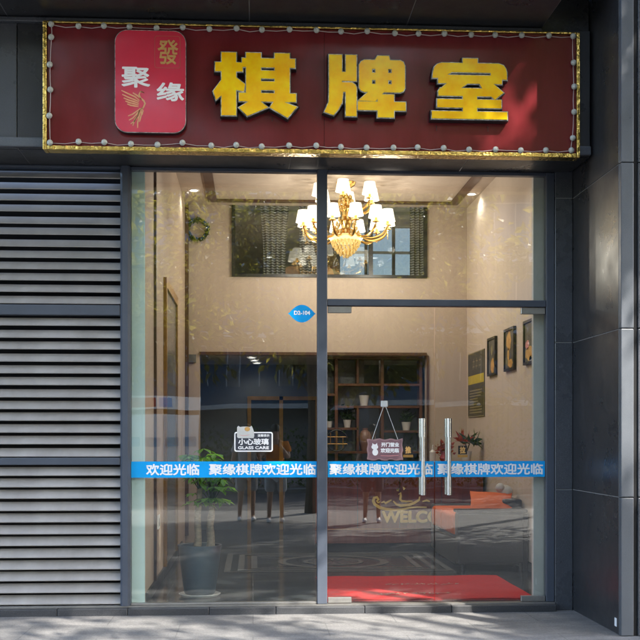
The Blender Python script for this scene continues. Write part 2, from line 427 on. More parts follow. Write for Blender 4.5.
# floor medallion set in the tiles
fi = MB()
def flat(mb, pts, z):
    return mb.add([(x, y, z) for x, y in pts], [tuple(range(len(pts)))])
def ringf(mb, c, r0, r1, z, n=48):
    for i in range(n):
        a, b = 2 * math.pi * i / n, 2 * math.pi * (i + 1) / n
        flat(mb, [(c[0] + r0 * math.cos(a), c[1] + r0 * math.sin(a)), (c[0] + r1 * math.cos(a), c[1] + r1 * math.sin(a)), (c[0] + r1 * math.cos(b), c[1] + r1 * math.sin(b)), (c[0] + r0 * math.cos(b), c[1] + r0 * math.sin(b))], z)
for o_, w_ in ((0, .07), (.15, .07), (.30, .07)):
    x0, x1, y0, y1 = -.32 + o_, 2.22 - o_, 2.35 + o_, 4.32 - o_
    if o_ > .2: pass
    flat(fi, [(x0, y0), (x1, y0), (x1, y0 + w_), (x0, y0 + w_)], .024); flat(fi, [(x0, y1 - w_), (x1, y1 - w_), (x1, y1), (x0, y1)], .024)
    flat(fi, [(x0, y0 + w_), (x0 + w_, y0 + w_), (x0 + w_, y1 - w_), (x0, y1 - w_)], .024); flat(fi, [(x1 - w_, y0 + w_), (x1, y0 + w_), (x1, y1 - w_), (x1 - w_, y1 - w_)], .024)
ringf(fi, (.95, 3.33), .66, .56, .024); ringf(fi, (.95, 3.33), .36, .30, .024)
for k in range(16):
    a = 2 * math.pi * k / 16
    flat(fi, [(.95 + .29 * math.cos(a - .1), 3.33 + .29 * math.sin(a - .1)), (.95 + .29 * math.cos(a + .1), 3.33 + .29 * math.sin(a + .1)), (.95 + .05 * math.cos(a), 3.33 + .05 * math.sin(a))], .024)
for sx in (-1, 1):
    for sy in (-1, 1):
        for k in range(3):
            cx, cy_ = .95 + sx * (.62 + .09 * k), 3.33 + sy * (.38 + .07 * k)
            ringf(fi, (cx, cy_), .05, .035, .024, 14)
fi.build('floor_inlay', 'inlay_light', kind='structure')

# ================================================================== SHOP BUILDING
B = thing('shop_building', 'shop building faced in black granite with a deep lintel and lit two-storey interior', 'building', (0, 0, 0))
# --- lintel face above the window, polished panels with joints
xs = [-6.2, -4.4, -2.98, -1.93, .32, 1.83, 2.845]
for i in range(6):
    MB().box(xs[i] + .003, xs[i + 1] - .003, -.6, -.56, 3.87, 4.93, .003, 1).build('lintel_panel', 'granite_blue' if i < 3 else 'granite', B)
    MB().box(xs[i] + .003, xs[i + 1] - .003, -.556, -.02, 3.866, 3.90, .003, 1).build('lintel_underside', 'granite', B)
MB().box(-6.2, 2.845, -.555, .05, 3.871, 4.92).build('lintel_core', 'grout', B)
MB().box(-6.2, 2.845, -.632, -.602, 3.872, 3.952, .012, 2).build('lintel_lip', 'granite_grey', B)
MB().box(-6.2, 2.42, -.66, -.602, 4.885, 4.925, .008, 2).build('soffit_bead', 'granite_blue', B)
xs2 = [-6.2, -4.0, -2.0, -.03, 1.28, 2.42]
for i in range(5):
    MB().box(xs2[i] + .004, xs2[i + 1] - .004, -1.27, -.60, 4.93, 4.97, .003, 1).build('soffit_panel', 'granite', B)
MB().box(-6.2, 2.42, -1.266, -.56, 4.936, 5.25).build('soffit_core', 'grout', B)
MB().box(-6.2, 2.845, -1.27, 0, 5.26, 5.4).build('soffit_recess', 'granite', B)
MB().box(-14, 14, -1.27, -.7, 5.41, 17).build('upper_wall', 'bldg', B)
MB().box(-14, -6.21, -.6, .3, GZ, 5.41).build('side_wall', 'granite', B)
MB().box(-6.2, 2.845, -.552, .03, 4.937, 5.255).build('lintel_core', 'granite', B)
# stone sill step
ks = [-6.2, -3.1, -1.69, -1.085, -.38, .20, .98, 1.75, 2.69]
for i in range(8):
    MB().box(ks[i] + .002, ks[i + 1] - .002, -.12, .10, GZ - .02, .012, .006, 2).build('sill_stone', 'granite_dark', B)
MB().box(-6.2, 2.69, -.06, .02, .0125, .026).build('sill_bar', 'fitting', B)
# --- interior shell
MB().box(-1.062, -.95, .06, 5.9, .02, 4.77).build('interior_wall', 'beige', B)                  # left
MB().box(-1.066, -.952, .035, .06, .02, 4.77).build('wall_end', 'mint', B)
M['cream'] = mat('pale_cream_wallpaper', (.58, .475, .385), .75, 0, .045, 3, stretch=(3, 3, .12), bump=.06, bscale=140)
MB().box(3.05, 3.2, .02, 8.2, .02, 4.77).build('interior_wall', 'cream', B)                      # right
MB().box(2.535, 3.05, .10, .16, .02, 4.77, .004, 1).build('wall_return', 'jamb', B)
MB().box(-1.2, 3.2, .03, 5.9, 4.77, 4.9).build('ceiling', 'beige2', B)
# mezzanine front: beige band between the two openings and the sides
mz = MB()
mz.box(-.95, -.75, 5.9, 6.1, .02, 4.77); mz.box(2.475, 3.05, 5.9, 6.1, .02, 4.77)
mz.box(-.75, 2.475, 5.9, 6.1, 2.66, 3.76); mz.box(-.75, -.30, 5.9, 6.1, 3.76, 4.77)
mz.build('mezzanine_wall', 'beige2', B)
MB().box(-1.1, 3.05, 6.1, 8.2, 2.66, 2.9).build('mezzanine_slab', 'plaster', B)
MB().box(-.949, -.80, 5.86, 5.899, 2.55, 2.66).build('bulkhead', 'mezz', B)
# back room
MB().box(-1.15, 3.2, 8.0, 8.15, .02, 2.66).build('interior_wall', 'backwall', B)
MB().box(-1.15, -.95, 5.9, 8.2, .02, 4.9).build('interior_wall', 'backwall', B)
# mezzanine room with a rear window
rw = MB()
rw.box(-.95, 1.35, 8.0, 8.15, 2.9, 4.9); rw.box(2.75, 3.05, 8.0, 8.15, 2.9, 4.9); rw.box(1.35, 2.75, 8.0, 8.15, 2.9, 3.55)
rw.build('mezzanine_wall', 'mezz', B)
MB().box(-1.2, 3.2, 5.9, 8.2, 4.905, 5.0).build('ceiling', 'plaster', B)
MB().box(-1.3, -1.155, .31, 8.3, .02, 5.0).build('outer_wall', 'bldg', B)
MB().box(-1.154, -1.068, .056, .4, .02, 4.9).build('outer_wall', 'mezz', B)
MB().box(3.205, 3.4, .0, 8.3, .02, 5.0).build('outer_wall', 'bldg', B)
MB().box(-1.3, 3.4, .03, 8.3, 5.01, 5.25).build('roof', 'bldg', B)
# ceiling bands, wall trims, skirting
MB().box(-.62, -.50, .3, 5.6, 4.745, 4.769).build('ceiling_band', 'brown', B)
MB().box(2.74, 2.86, .3, 5.6, 4.745, 4.769).build('ceiling_band', 'brown', B)
MB().box(-.50, 2.74, 5.48, 5.6, 4.745, 4.769).build('ceiling_band', 'brown', B)
MB().box(-.949, -.925, .9, .96, .12, 4.76).build('wall_trim', 'brown', B)
MB().box(-.949, -.90, 5.78, 5.88, .12, 4.76).build('wall_trim', 'brown', B)
MB().box(-.949, -.93, .06, 5.0, .02, .12).build('skirting', 'granite_dark', B)
MB().box(3.035, 3.049, .33, 5.89, .02, .12).build('skirting', 'granite_dark', B)
MB().box(2.47, 2.50, 5.872, 5.899, .02, 2.66).build('wall_trim', 'brown', B)
MB().box(-.75, 2.47, 5.872, 5.899, 2.66, 2.70).build('wall_trim', 'brown', B)

# ================================================================== GRANITE PILLAR
Pi = thing('granite_pillar', 'black polished granite pillar projecting beside the right end of the red sign', 'pillar', (2.855, -1.36, GZ))
zj = [GZ, 1.03, 2.345, 3.635, 5.4]
for i in range(4):
    MB().box(2.855, 2.89, -1.30, -.05, zj[i] + .003, zj[i + 1] - .003, .003, 1).build('side_panel', 'granite', Pi)
    MB().box(2.855, 2.955, -1.36, -1.303, zj[i] + .003, zj[i + 1] - .003, .006, 2).build('corner_strip', 'granite_grey', Pi)
    MB().box(2.99, 4.6, -1.36, -1.303, zj[i] + .003, zj[i + 1] - .003, .006, 2).build('front_panel', 'granite_blue', Pi)
    MB().box(2.695, 2.853, -.05, -.012, zj[i] + .003, zj[i + 1] - .003, .004, 1).build('return_panel', 'granite_blue', Pi)
MB().box(2.861, 4.58, -1.296, .02, GZ, 5.4).build('core', 'grout', Pi)
MB().box(2.956, 2.989, -1.345, -1.30, GZ, 5.4).build('groove', 'dark', Pi)
MB().box(2.70, 2.850, -.044, .018, GZ, 5.4).build('core', 'grout', Pi)
nb = thing('neighbour_wall', 'grey granite wall continuing to the right of the pillar', 'wall', (4.6, -1.2, GZ))
for i in range(4):
    for k in range(3):
        MB().box(4.62 + k * 2.5, 7.1 + k * 2.5, -1.0, -.9, zj[i] + .003, zj[i + 1] - .003).build('wall_panel', 'granite_blue', nb)

# ================================================================== LOUVRES
def louvre(z0, z1, n, label):
    t = thing('louvre_panel', label, 'louvre', (-3.6, 0, z0))
    pitch = (z1 - z0) / n; s = MB()
    for i in range(n):
        z = z0 + i * pitch + .010
        jit = rnd.uniform(-.0022, .0022)
        y0, y1, h = -.035, .045, .075
        pr = [(y0, z + jit), (y0 - .003, z + .006 + jit), (y1, z + h + jit), (y1 + .006, z + h + jit), (y1 + .003, z + h - .004 + jit), (y0 + .004, z - .0 + jit)]
        m_ = len(pr); x0, x1 = -6.15, -1.158; tl = rnd.uniform(-.004, .004)
        s.add([(x0, y, zz) for y, zz in pr] + [(x1, y, zz + tl) for y, zz in pr], [tuple(range(m_ - 1, -1, -1)), tuple(range(m_, 2 * m_))] + [(k, (k + 1) % m_, m_ + (k + 1) % m_, m_ + k) for k in range(m_)])
    s.build('louvre_blade', 'slat', t)
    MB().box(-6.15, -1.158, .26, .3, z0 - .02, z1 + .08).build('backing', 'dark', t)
    return t
lo = louvre(2.655, 3.845, 12, 'upper grey aluminium louvre panel just under the dark lintel')
lm = louvre(1.322, 2.56, 12, 'middle grey aluminium louvre panel between two horizontal frame rails')
ll = louvre(.03, 1.255, 12, 'lower grey aluminium louvre panel reaching down to the stone sill')
MB().box(-6.15, -1.158, -.05, .05, 1.257, 1.320, .006, 2).build('frame_rail', 'frame', lm)
MB().box(-6.15, -1.158, -.05, .05, 2.562, 2.652, .006, 2).build('frame_rail', 'frame', lo)
MB().box(-6.15, -1.158, -.045, .05, 3.846, 3.865, .003, 1).build('frame_rail', 'frame', lo)
MB().box(-6.15, -1.158, -.05, .05, .0125, .029, .003, 1).build('frame_rail', 'fitting', ll)

# ================================================================== STOREFRONT WINDOW
W = thing('storefront_window', 'large shop window with blue-grey aluminium posts and clear panes beside glass doors', 'window', (0, 0, .026))
MB().prism([(-1.156, -.0), (-1.156, 0)], 0, 1) if False else None
pm = MB()
for (x0, x1) in ((-1.156, -1.069),):
    pr = [(x0, .05), (x0, -.045), (x0 + .02, -.075), (x1 - .02, -.075), (x1, -.045), (x1, .05)]
    m_ = len(pr)
    pm.add([(x, y, .0265) for x, y in pr] + [(x, y, 3.864) for x, y in pr], [tuple(range(m_ - 1, -1, -1)), tuple(range(m_, 2 * m_))] + [(k, (k + 1) % m_, m_ + (k + 1) % m_, m_ + k) for k in range(m_)])
pm.build('post', 'frame', W)
MB().box(.566, .655, -.05, .05, .0265, 3.864, .006, 2).build('mullion', 'frame', W)
MB().box(2.618, 2.692, -.04, .05, .0265, 3.864, .006, 2).build('post', 'frame', W)
MB().box(.657, 2.616, -.04, .05, 2.662, 2.722, .006, 2).build('transom', 'frame', W)
MB().box(-1.067, .564, -.035, .04, 3.835, 3.864, .004, 2).build('head_rail', 'frame', W)
MB().box(.657, 2.616, -.035, .04, 3.835, 3.864, .004, 2).build('head_rail', 'frame', W)
MB().box(-1.067, .564, -.03, .03, .0265, .045, .003, 1).build('bottom_rail', 'fitting', W)
MB().box(-1.066, .563, -.005, .005, .046, 3.834).build('glass_pane', 'glass', W)
MB().box(.658, 2.615, -.005, .005, 2.723, 3.834).build('glass_pane', 'glass', W)

def door(x0, x1, hx, name_label, px0, px1):
    d = thing('glass_door', name_label, 'door', ((x0 + x1) / 2, 0, .03))
    MB().box(x0, x1, -.006, .006, .034, 2.655).build('glass_leaf', 'glass', d)
    MB().box(px0, px1, -.022, .022, .030, .078, .003, 1).build('patch_fitting', 'fitting', d)
    MB().box(px0, px1, -.022, .022, 2.60, 2.658, .003, 1).build('patch_fitting', 'fitting', d)
    for s in (-1, 1):
        h = MB().tube([(hx, s * .06, 1.0), (hx, s * .06, 1.65)], .0185, 16).build('handle', 'chrome', d, 50)
        MB().tube([(hx, s * .06, 1.50), (hx, s * .06, 1.665)], .0235, 16).tube([(hx, s * .06, .985), (hx, s * .06, 1.15)], .0235, 16).build('handle_sleeve', 'chrome', h, 50)
        MB().tube([(hx, s * .006, 1.56), (hx, s * .06, 1.56)], .008, 10).tube([(hx, s * .006, 1.09), (hx, s * .06, 1.09)], .008, 10).build('standoff', 'chrome', h, 50)
    return d
door(.662, 1.612, 1.505, 'frameless glass door carrying the small hanging board, next to the window mullion', .662, .872)
door(1.620, 2.612, 1.738, 'frameless glass door nearest the granite pillar, framed pictures seen through it', 2.395, 2.612)

# ================================================================== MARKS ON THE GLASS
def strip(x0, x1, runs, label):
    t = thing('vinyl_strip', label, 'sticker', ((x0 + x1) / 2, -.006, 1.21))
    MB().box(x0, x1, -.0085, -.0065, 1.143, 1.285).build('strip_band', 'cyan', t)
    m_ = MB()
    for body, a, b in runs: m_.text(body, a, b, 1.163, 1.265, -.009, .0032, .001)
    m_.build('lettering', 'white', t)
strip(-1.066, .563, [('欢迎光临', -.937, -.470), ('聚缘棋牌欢迎光临', -.388, .556)], 'bright blue vinyl strip with white Chinese welcome lettering across the fixed window pane')
strip(.662, 1.612, [('聚缘棋牌欢迎光临', .675, 1.600)], 'bright blue welcome strip on the glass door beside the window mullion')
strip(1.620, 2.612, [('聚缘棋牌欢迎光临', 1.640, 2.596)], 'bright blue welcome strip on the glass door beside the granite pillar')

t = thing('number_sticker', 'blue cloud-shaped sticker reading D2-104 high on the window pane', 'sticker', (.425, -.006, 2.59))
cl = []
for k in range(40):
    a = 2 * math.pi * k / 40
    rx = .118 * (1 - .22 * abs(math.sin(a)) ** .5 * abs(math.cos(a)) ** .5); rz_ = .078
    cl.append((.432 + rx * math.cos(a) * (1 + .06 * math.cos(2 * a)), 2.592 + rz_ * math.sin(a) * (abs(math.sin(a)) ** .35 if math.sin(a) else 0)))
MB().prism(cl, -.0085, -.0065).build('backing', 'cyan', t)
MB().text('D2-104', .362, .505, 2.580, 2.618, -.009, .002).build('lettering', 'white', t)

t = thing('caution_sticker', 'white outlined glass caution sticker with a sleeping cat on the window', 'sticker', (.01, -.006, 1.48))
fr = MB()
o1, o2 = rrect(-.165, .175, 1.37, 1.545, .02), rrect(-.154, .164, 1.381, 1.534, .012)
n_ = len(o1)
fr.add([(x, -.0085, z) for x, z in o1] + [(x, -.0085, z) for x, z in o2], [(i, (i + 1) % n_, n_ + (i + 1) % n_, n_ + i) for i in range(n_)])
fr.build('border', 'white', t)
M['sticker_dark'] = mat('sticker_dark', (.04, .045, .06), .4)
MB().prism(o2, -.0075, -.0065).build('backing', 'sticker_dark', t)
MB().text('小心玻璃', -.13, .138, 1.43, 1.488, -.009, .0022).text('GLASS CARE', -.132, .14, 1.392, 1.419, -.009, .0016).text('温馨提示', .04, .145, 1.502, 1.525, -.009, .0008).build('lettering', 'white', t)
cat = MB()
bl = [(-.14, 1.50), (-.13, 1.49), (.005, 1.49), (.012, 1.51), (.008, 1.55), (-.005, 1.585), (-.012, 1.60), (-.028, 1.588), (-.05, 1.592), (-.085, 1.592), (-.115, 1.588), (-.128, 1.60), (-.14, 1.585), (-.14, 1.55)]
cat.prism(bl, -.0105, -.0095)
ct = cat.build('cat_emblem', 'ceramic', t)
MB().prism([(-.05 + .025 * math.cos(2 * math.pi * k / 14), 1.57 + .02 * math.sin(2 * math.pi * k / 14)) for k in range(14)], -.0115, -.0107).build('cat_patch', 'goldflat', ct)
ribbon(MB(), [(-.12, 1.518), (-.09, 1.512), (-.06, 1.514), (-.03, 1.520)], [.002, .004, .004, .002], -.0115, 0).build('cat_collar', 'pink', ct)

t = thing('hanging_board', 'small mauve opening-hours board with a white cat, hung on cords inside the glass door', 'sign', (1.168, -.012, 1.39))
def wavy(x0, x1, z0, z1, amp, n=14):
    p = []
    for i in range(n): u = i / n; p.append((x0 + (x1 - x0) * u, z0 + amp * math.cos(u * 6 * math.pi)))
    for i in range(n): u = i / n; p.append((x1 + amp * .7 * math.cos(u * 4 * math.pi), z0 + (z1 - z0) * u))
    for i in range(n): u = i / n; p.append((x1 - (x1 - x0) * u, z1 + amp * math.cos(u * 6 * math.pi)))
    for i in range(n): u = i / n; p.append((x0 - amp * .7 * math.cos(u * 4 * math.pi), z1 - (z1 - z0) * u))
    return p
MB().prism(wavy(1.012, 1.327, 1.296, 1.482, .006), -.022, -.010).build('rim', 'mauve2', t)
MB().prism(wavy(1.026, 1.313, 1.308, 1.470, .005), -.025, -.0222).build('board', 'mauve', t)
MB().text('开门营业', 1.135, 1.295, 1.412, 1.452, -.026, .0022).text('欢迎光临', 1.13, 1.295, 1.360, 1.402, -.026, .0024).build('lettering', 'white', t)
fig = MB()
fig.prism([(1.078 + .03 * math.cos(2 * math.pi * k / 16), 1.412 + .024 * math.sin(2 * math.pi * k / 16)) for k in range(16)], -.0275, -.0255)
fig.prism([(1.082 + .026 * math.cos(2 * math.pi * k / 16), 1.365 + .03 * math.sin(2 * math.pi * k / 16)) for k in range(16)], -.0272, -.0255)
fig.prism([(1.055, 1.425), (1.072, 1.432), (1.058, 1.448)], -.027, -.0255); fig.prism([(1.084, 1.432), (1.101, 1.425), (1.098, 1.448)], -.027, -.0255)
fig.build('cat_emblem', 'white', t)
MB().text('欢迎', 1.15, 1.28, 1.322, 1.340, -.026, 0).build('small_print', 'pink', t) if False else ribbon(MB(), [(1.13, 1.335), (1.20, 1.332), (1.29, 1.337)], [.004, .006, .004], -.026, 0).build('scroll_line', 'pink', t)
MB().tube([(1.055, -.018, 1.478), (1.165, -.02, 1.795)], .0028, 6).build('hanging_cord', 'saucer', t)
MB().tube([(1.285, -.018, 1.478), (1.168, -.02, 1.795)], .0028, 6).build('hanging_cord', 'saucer', t)
MB().box(1.132, 1.196, -.026, -.008, 1.765, 1.822, .01, 3).build('suction_hook', 'saucer', t)
def pull(x, ch, label):
    t = thing('door_plate', label, 'sticker', (x, -.008, 1.36))
    MB().box(x - .040, x + .040, -.010, -.0065, 1.345, 1.422).build('plate', 'black', t)
    MB().text(ch, x - .026, x + .026, 1.352, 1.416, -.0105, .003).build('lettering', 'goldflat', t)
    MB().box(x - .045, x + .045, -.010, -.0065, 1.318, 1.342).build('caption_bar', 'goldtrim', t)
pull(1.378, '推', 'small black and gold push plate on the door with the hanging board')
pull(1.868, '拉', 'small black and gold pull plate right of the right-hand door handle')

# ================================================================== SIGN
S = thing('shop_sign', 'long dark red shop sign with raised yellow Chinese characters and gold frame', 'sign', (.51, -.6, 3.83))
MB().box(-1.665, .585, -.70, -.605, 3.865, 4.855).build('sign_panel', 'red', S)
MB().box(.588, 2.69, -.70, -.605, 3.865, 4.855).build('sign_panel', 'red', S)
MB().box(-1.70, -1.667, -.725, -.60, 3.828, 4.872, .006, 2).build('frame_bar', 'gold', S)
MB().box(2.692, 2.722, -.725, -.60, 3.828, 4.872, .006, 2).build('frame_bar', 'gold', S)
MB().box(-1.665, 2.69, -.725, -.60, 3.828, 3.863, .006, 2).build('frame_bar', 'gold', S)
MB().box(-1.665, 2.69, -.725, -.60, 4.857, 4.872, .004, 2).build('frame_bar', 'gold', S)
def rc(x0, x1, y0, y1): return [(x0, y0), (x1, y0), (x1, y1), (x0, y1)]
qi = [rc(105, 198, 45, 455), rc(65, 240, 110, 168), [(106, 222), (52, 300), (70, 356), (112, 320)], [(195, 205), (256, 252), (246, 298), (195, 288)],
      rc(236, 576, 80, 138), rc(262, 357, 45, 364), rc(445, 541, 45, 364), rc(355, 447, 160, 211), rc(355, 447, 231, 287), rc(216, 582, 308, 362),
      [(285, 360), (350, 360), (402, 400), (270, 458), (216, 404)], [(440, 360), (492, 360), (588, 394), (528, 466), (414, 400)]]
pai = [rc(90, 172, 60, 300), rc(90, 265, 172, 230), rc(196, 265, 60, 176), [(90, 285), (181, 285), (172, 376), (88, 372)], [(88, 368), (172, 370), (150, 415), (118, 455), (60, 435)],
       [(165, 240), (235, 240), (258, 255), (265, 280), (265, 302), (165, 302)], rc(196, 265, 270, 460),
       [(376, 100), (400, 62), (472, 62), (482, 100)],
       [(282, 148), (282, 124), (294, 102), (316, 90), (545, 90), (565, 100), (575, 124), (575, 148)], rc(282, 364, 146, 226), rc(386, 468, 146, 226), rc(490, 575, 146, 226), rc(282, 575, 174, 222),
       rc(282, 364, 220, 250), rc(386, 468, 220, 250), rc(490, 575, 220, 250),
       [(282, 248), (575, 248), (575, 272), (565, 292), (545, 301), (316, 301), (294, 292), (282, 272)],
       [(345, 296), (445, 296), (385, 362), (276, 358)], rc(273, 580, 364, 420), rc(400, 505, 316, 466)]
shi = [rc(262, 356, 16, 62), [(72, 107), (80, 76), (100, 56), (128, 47), (492, 47), (522, 58), (538, 80), (543, 107)], [(72, 104), (196, 104), (160, 127), (160, 146), (68, 146)], rc(441, 543, 104, 150),
       rc(104, 512, 126, 180), [(165, 176), (300, 176), (246, 213), (196, 216), (120, 216)], [(366, 176), (452, 176), (522, 236), (466, 282), (386, 210)],
       [(118, 211), (472, 211), (472, 262), (106, 262), (104, 232)], rc(262, 352, 258, 372), rc(98, 508, 284, 338), rc(64, 546, 363, 411)]
def sign_char(strokes, X0, Z0, sx, sz):
    k = 6.4
    face, trim, body = MB(), MB(), MB()
    for i, st in enumerate(strokes):
        p = [(X0 + x / k * sx, Z0 - y / k * sz) for x, y in st]
        e = i * .00035
        face.prism(p, -.790 - e, -.779)
        trim.prism(grow(p, .0065), -.784 - e, -.772)
        body.prism(grow(p, .0125), -.772 - e, -.712 + e)
    b = body.build('character', 'black', S)
    trim.build('character_edge', 'silver', b); face.build('character_face', 'yellow', b)
    for q in range(2):
        xx = X0 + (100 + 330 * q) / k * sx
        MB().tube([(xx, -.705, Z0 - 440 / k * sz), (xx, -.74, Z0 - 452 / k * sz), (xx, -.742, Z0 - 480 / k * sz)], .003, 6).build('bracket', 'black', b)
sign_char(qi, -.388, 4.678, .00811, .00796)
sign_char(pai, .505, 4.696, .00820, .00799)
sign_char(shi, 1.382, 4.633, .00831, .00807)
# logo plaque
lg = MB().prism(rrect(-1.118, -.540, 3.962, 4.797, .10, 8), -.765, -.705).build('logo_plaque', 'black', S)
oo, oi = rrect(-1.116, -.542, 3.964, 4.795, .10, 8), rrect(-1.111, -.547, 3.969, 4.790, .096, 8)
nn = len(oo)
MB().add([(x, -.7665, z) for x, z in oo] + [(x, -.7665, z) for x, z in oi], [(i, (i + 1) % nn, nn + (i + 1) % nn, nn + i) for i in range(nn)]).build('plaque_edge', 'silver', lg)
MB().prism(oi, -.771, -.7655).build('plaque_face', 'redlogo', lg)
def LX(px): return (-1.116 + (px - 115) * .00806) * .998
def LZ(py): return 4.789 - (py - 31) * .00812
MB().text('聚', LX(121.4), LX(150.3), LZ(88), LZ(67.3), -.773, .0045, .0016).text('缘', LX(156.5), LX(184.2), LZ(101), LZ(82.2), -.773, .0045, .0016).build('lettering', 'white', lg)
MB().text('發', LX(157.6), LX(178.3), LZ(64.3), LZ(39.5), -.773, .0028, .0016).build('gold_lettering', 'goldflat', lg)
sq = MB(); so1, so2 = rrect(LX(154.5), LX(180.3), LZ(68), LZ(35.8), .02), rrect(LX(154.5) + .004, LX(180.3) - .004, LZ(68) + .004, LZ(35.8) - .004, .017)
n_ = len(so1); sq.add([(x, -.7722, z) for x, z in so1] + [(x, -.7722, z) for x, z in so2], [(i, (i + 1) % n_, n_ + (i + 1) % n_, n_ + i) for i in range(n_)])
M['seal_line'] = mat('seal_line', (.45, .10, .06), .4)
sq.build('seal_border', 'seal_line', lg)
ph = MB()
def phs(pts, w0):
    q = [(LX(100 + x / 4.57), LZ(10 + y / 4.57)) for x, y in pts]
    n = len(q); ribbon(ph, q, [w0 * .0017 * (.35 + 1.0 * math.sin(math.pi * (i + .6) / (n + .4))) for i in range(n)], -.7726, 0)
phs([(202, 380), (185, 372), (178, 388), (186, 405), (200, 415), (206, 428), (198, 446), (180, 462), (170, 485)], 6)     # head, neck, breast
phs([(202, 380), (194, 376), (184, 374)], 4)
for pts in ([(180, 415), (160, 398), (130, 385), (98, 370)], [(178, 420), (155, 410), (128, 400), (102, 388)], [(178, 428), (155, 420), (130, 413), (108, 404)],
            [(177, 435), (156, 430), (134, 425), (116, 418)], [(176, 442), (158, 440), (140, 437), (124, 431)], [(190, 410), (170, 392), (150, 380)]):
    phs(pts, 5)
for pts in ([(185, 450), (165, 466), (148, 478), (128, 486)], [(182, 458), (166, 478), (150, 495), (132, 505)], [(182, 462), (172, 488), (158, 508), (140, 522)],
            [(184, 464), (178, 490), (172, 515), (172, 540)], [(188, 456), (190, 476), (184, 498), (180, 512)], [(192, 446), (196, 462), (192, 480)], [(176, 480), (160, 500), (150, 530)]):
    phs(pts, 4.5)
M['phoenix_gold'] = mat('phoenix_gold', (.74, .40, .20), .4, 0, .15, 30)
ph.build('phoenix_emblem', 'phoenix_gold', lg)

# string of bulbs round the sign
LS = thing('light_string', 'string of small frosted bulbs on a thin cord running round the red sign', 'fairy lights', (.51, -.72, 3.83))
bp_ = []
nT, nS = 20, 4
for i in range(nT + 1): bp_.append((-1.635 + i * 4.295 / nT, 4.835))
for i in range(1, nS + 1): bp_.append((2.66, 4.835 - i * .95 / (nS + .5)))
for i in range(nT + 1): bp_.append((2.655 - i * 4.29 / nT, 3.885 + .006 * (i % 2)))
for i in range(1, nS + 1): bp_.append((-1.638, 3.885 + i * .95 / (nS + .5)))
bp_ = [(x + rnd.uniform(-.012, .012), z + rnd.uniform(-.008, .008)) for x, z in bp_]
cd = []
for i, (x, z) in enumerate(bp_):
    x2, z2 = bp_[(i + 1) % len(bp_)]
    cd.append((x, -.712, z)); cd.append(((x + x2) / 2 + rnd.uniform(-.004, .004), -.708, (z + z2) / 2 - rnd.uniform(.0, .016)))
cd.append(cd[0])
MB().tube(cd, .0034, 6).build('cord', 'cord', LS)
M['frosted'] = mat('frosted_bulb', (.50, .52, .48), .1, 0, .25, 60)
pb = MB().sphere((0, 0, 0), .025, 12, 8, (1, .85, 1)); pbm = None
for i, (x, z) in enumerate(bp_):
    if pbm is None:
        o = pb.build('bulb', 'frosted', LS, True); pbm = o
        cp = MB().tube([(0, .02, 0), (0, .008, 0)], .019, 10); cpo = cp.build('bulb_socket', 'fitting', o)
        OFFS = OFF[LS]
        for me in (o.data, cpo.data):
            for v in me.vertices: v.co += OFFS
        cpo.location = (0, 0, 0)
    else:
        o = pbm.copy(); C.objects.link(o); o.parent = LS
        c = cpo.copy(); C.objects.link(c); c.parent = o
    o.location = Vector((x, -.728, z)) - OFFS

# ================================================================== LAMPS
def spot(x, y, z, watt, parent, size=150, col=(1, .93, .86), r=.04):
    l = bpy.data.lights.new('lamp_light', 'SPOT'); l.energy = watt; l.color = col; l.spot_size = R(size); l.spot_blend = .6; l.shadow_soft_size = r
    o = bpy.data.objects.new('lamp_light', l); C.objects.link(o); o.location = Vector((x, y, z)) - OFF[parent]; o.parent = parent
    return o
def downlight(x, y, z, watt, label, group, r=.055):
    t = thing('downlight', label, 'ceiling lamp', (x, y, z), group)
    MB().lathe([(r * 1.3, -.001), (r * 1.3, -.012), (r, -.012), (r * .9, -.003)], (x, y, z), 24).build('trim_ring', 'white', t, True)
    MB().lathe([(.0001, -.006), (r * .88, -.006)], (x, y, z), 24).build('lens', 'down', t)
    spot(x, y, z - .03, watt, t)
g1 = 'downlights in the tall front room ceiling'
downlight(-.78, 4.95, 4.769, 1.6, 'lit round downlight in the tall ceiling by the left wall, above the wreath', g1)
downlight(2.93, 4.95, 4.769, 1.6, 'lit round downlight in the tall ceiling by the right wall, above the poster', g1)
downlight(.3, 1.5, 4.769, 10.5, 'unseen downlight added behind the lintel near the window to light the room', g1)  # this and the next lamp are added out of sight to brighten the interior
downlight(2.2, 1.5, 4.769, 10.5, 'unseen downlight added behind the lintel near the doors to light the room', g1)
g2 = 'downlights in the low back room ceiling'
for i, (x, y) in enumerate(((-.02, 6.35), (.02, 6.95), (.06, 7.55))):
    downlight(x, y, 2.659, .45, 'lit round downlight in the low ceiling by the gold door, ' + ('first', 'second', 'third')[i] + ' from the opening', g2)
for i, (x, y) in enumerate(((1.75, 6.5), (1.55, 7.2))):
    downlight(x, y, 2.659, .45, 'lit round downlight in the low back room ceiling behind the walnut lattice shelf, ' + ('nearer', 'farther') [i], g2)

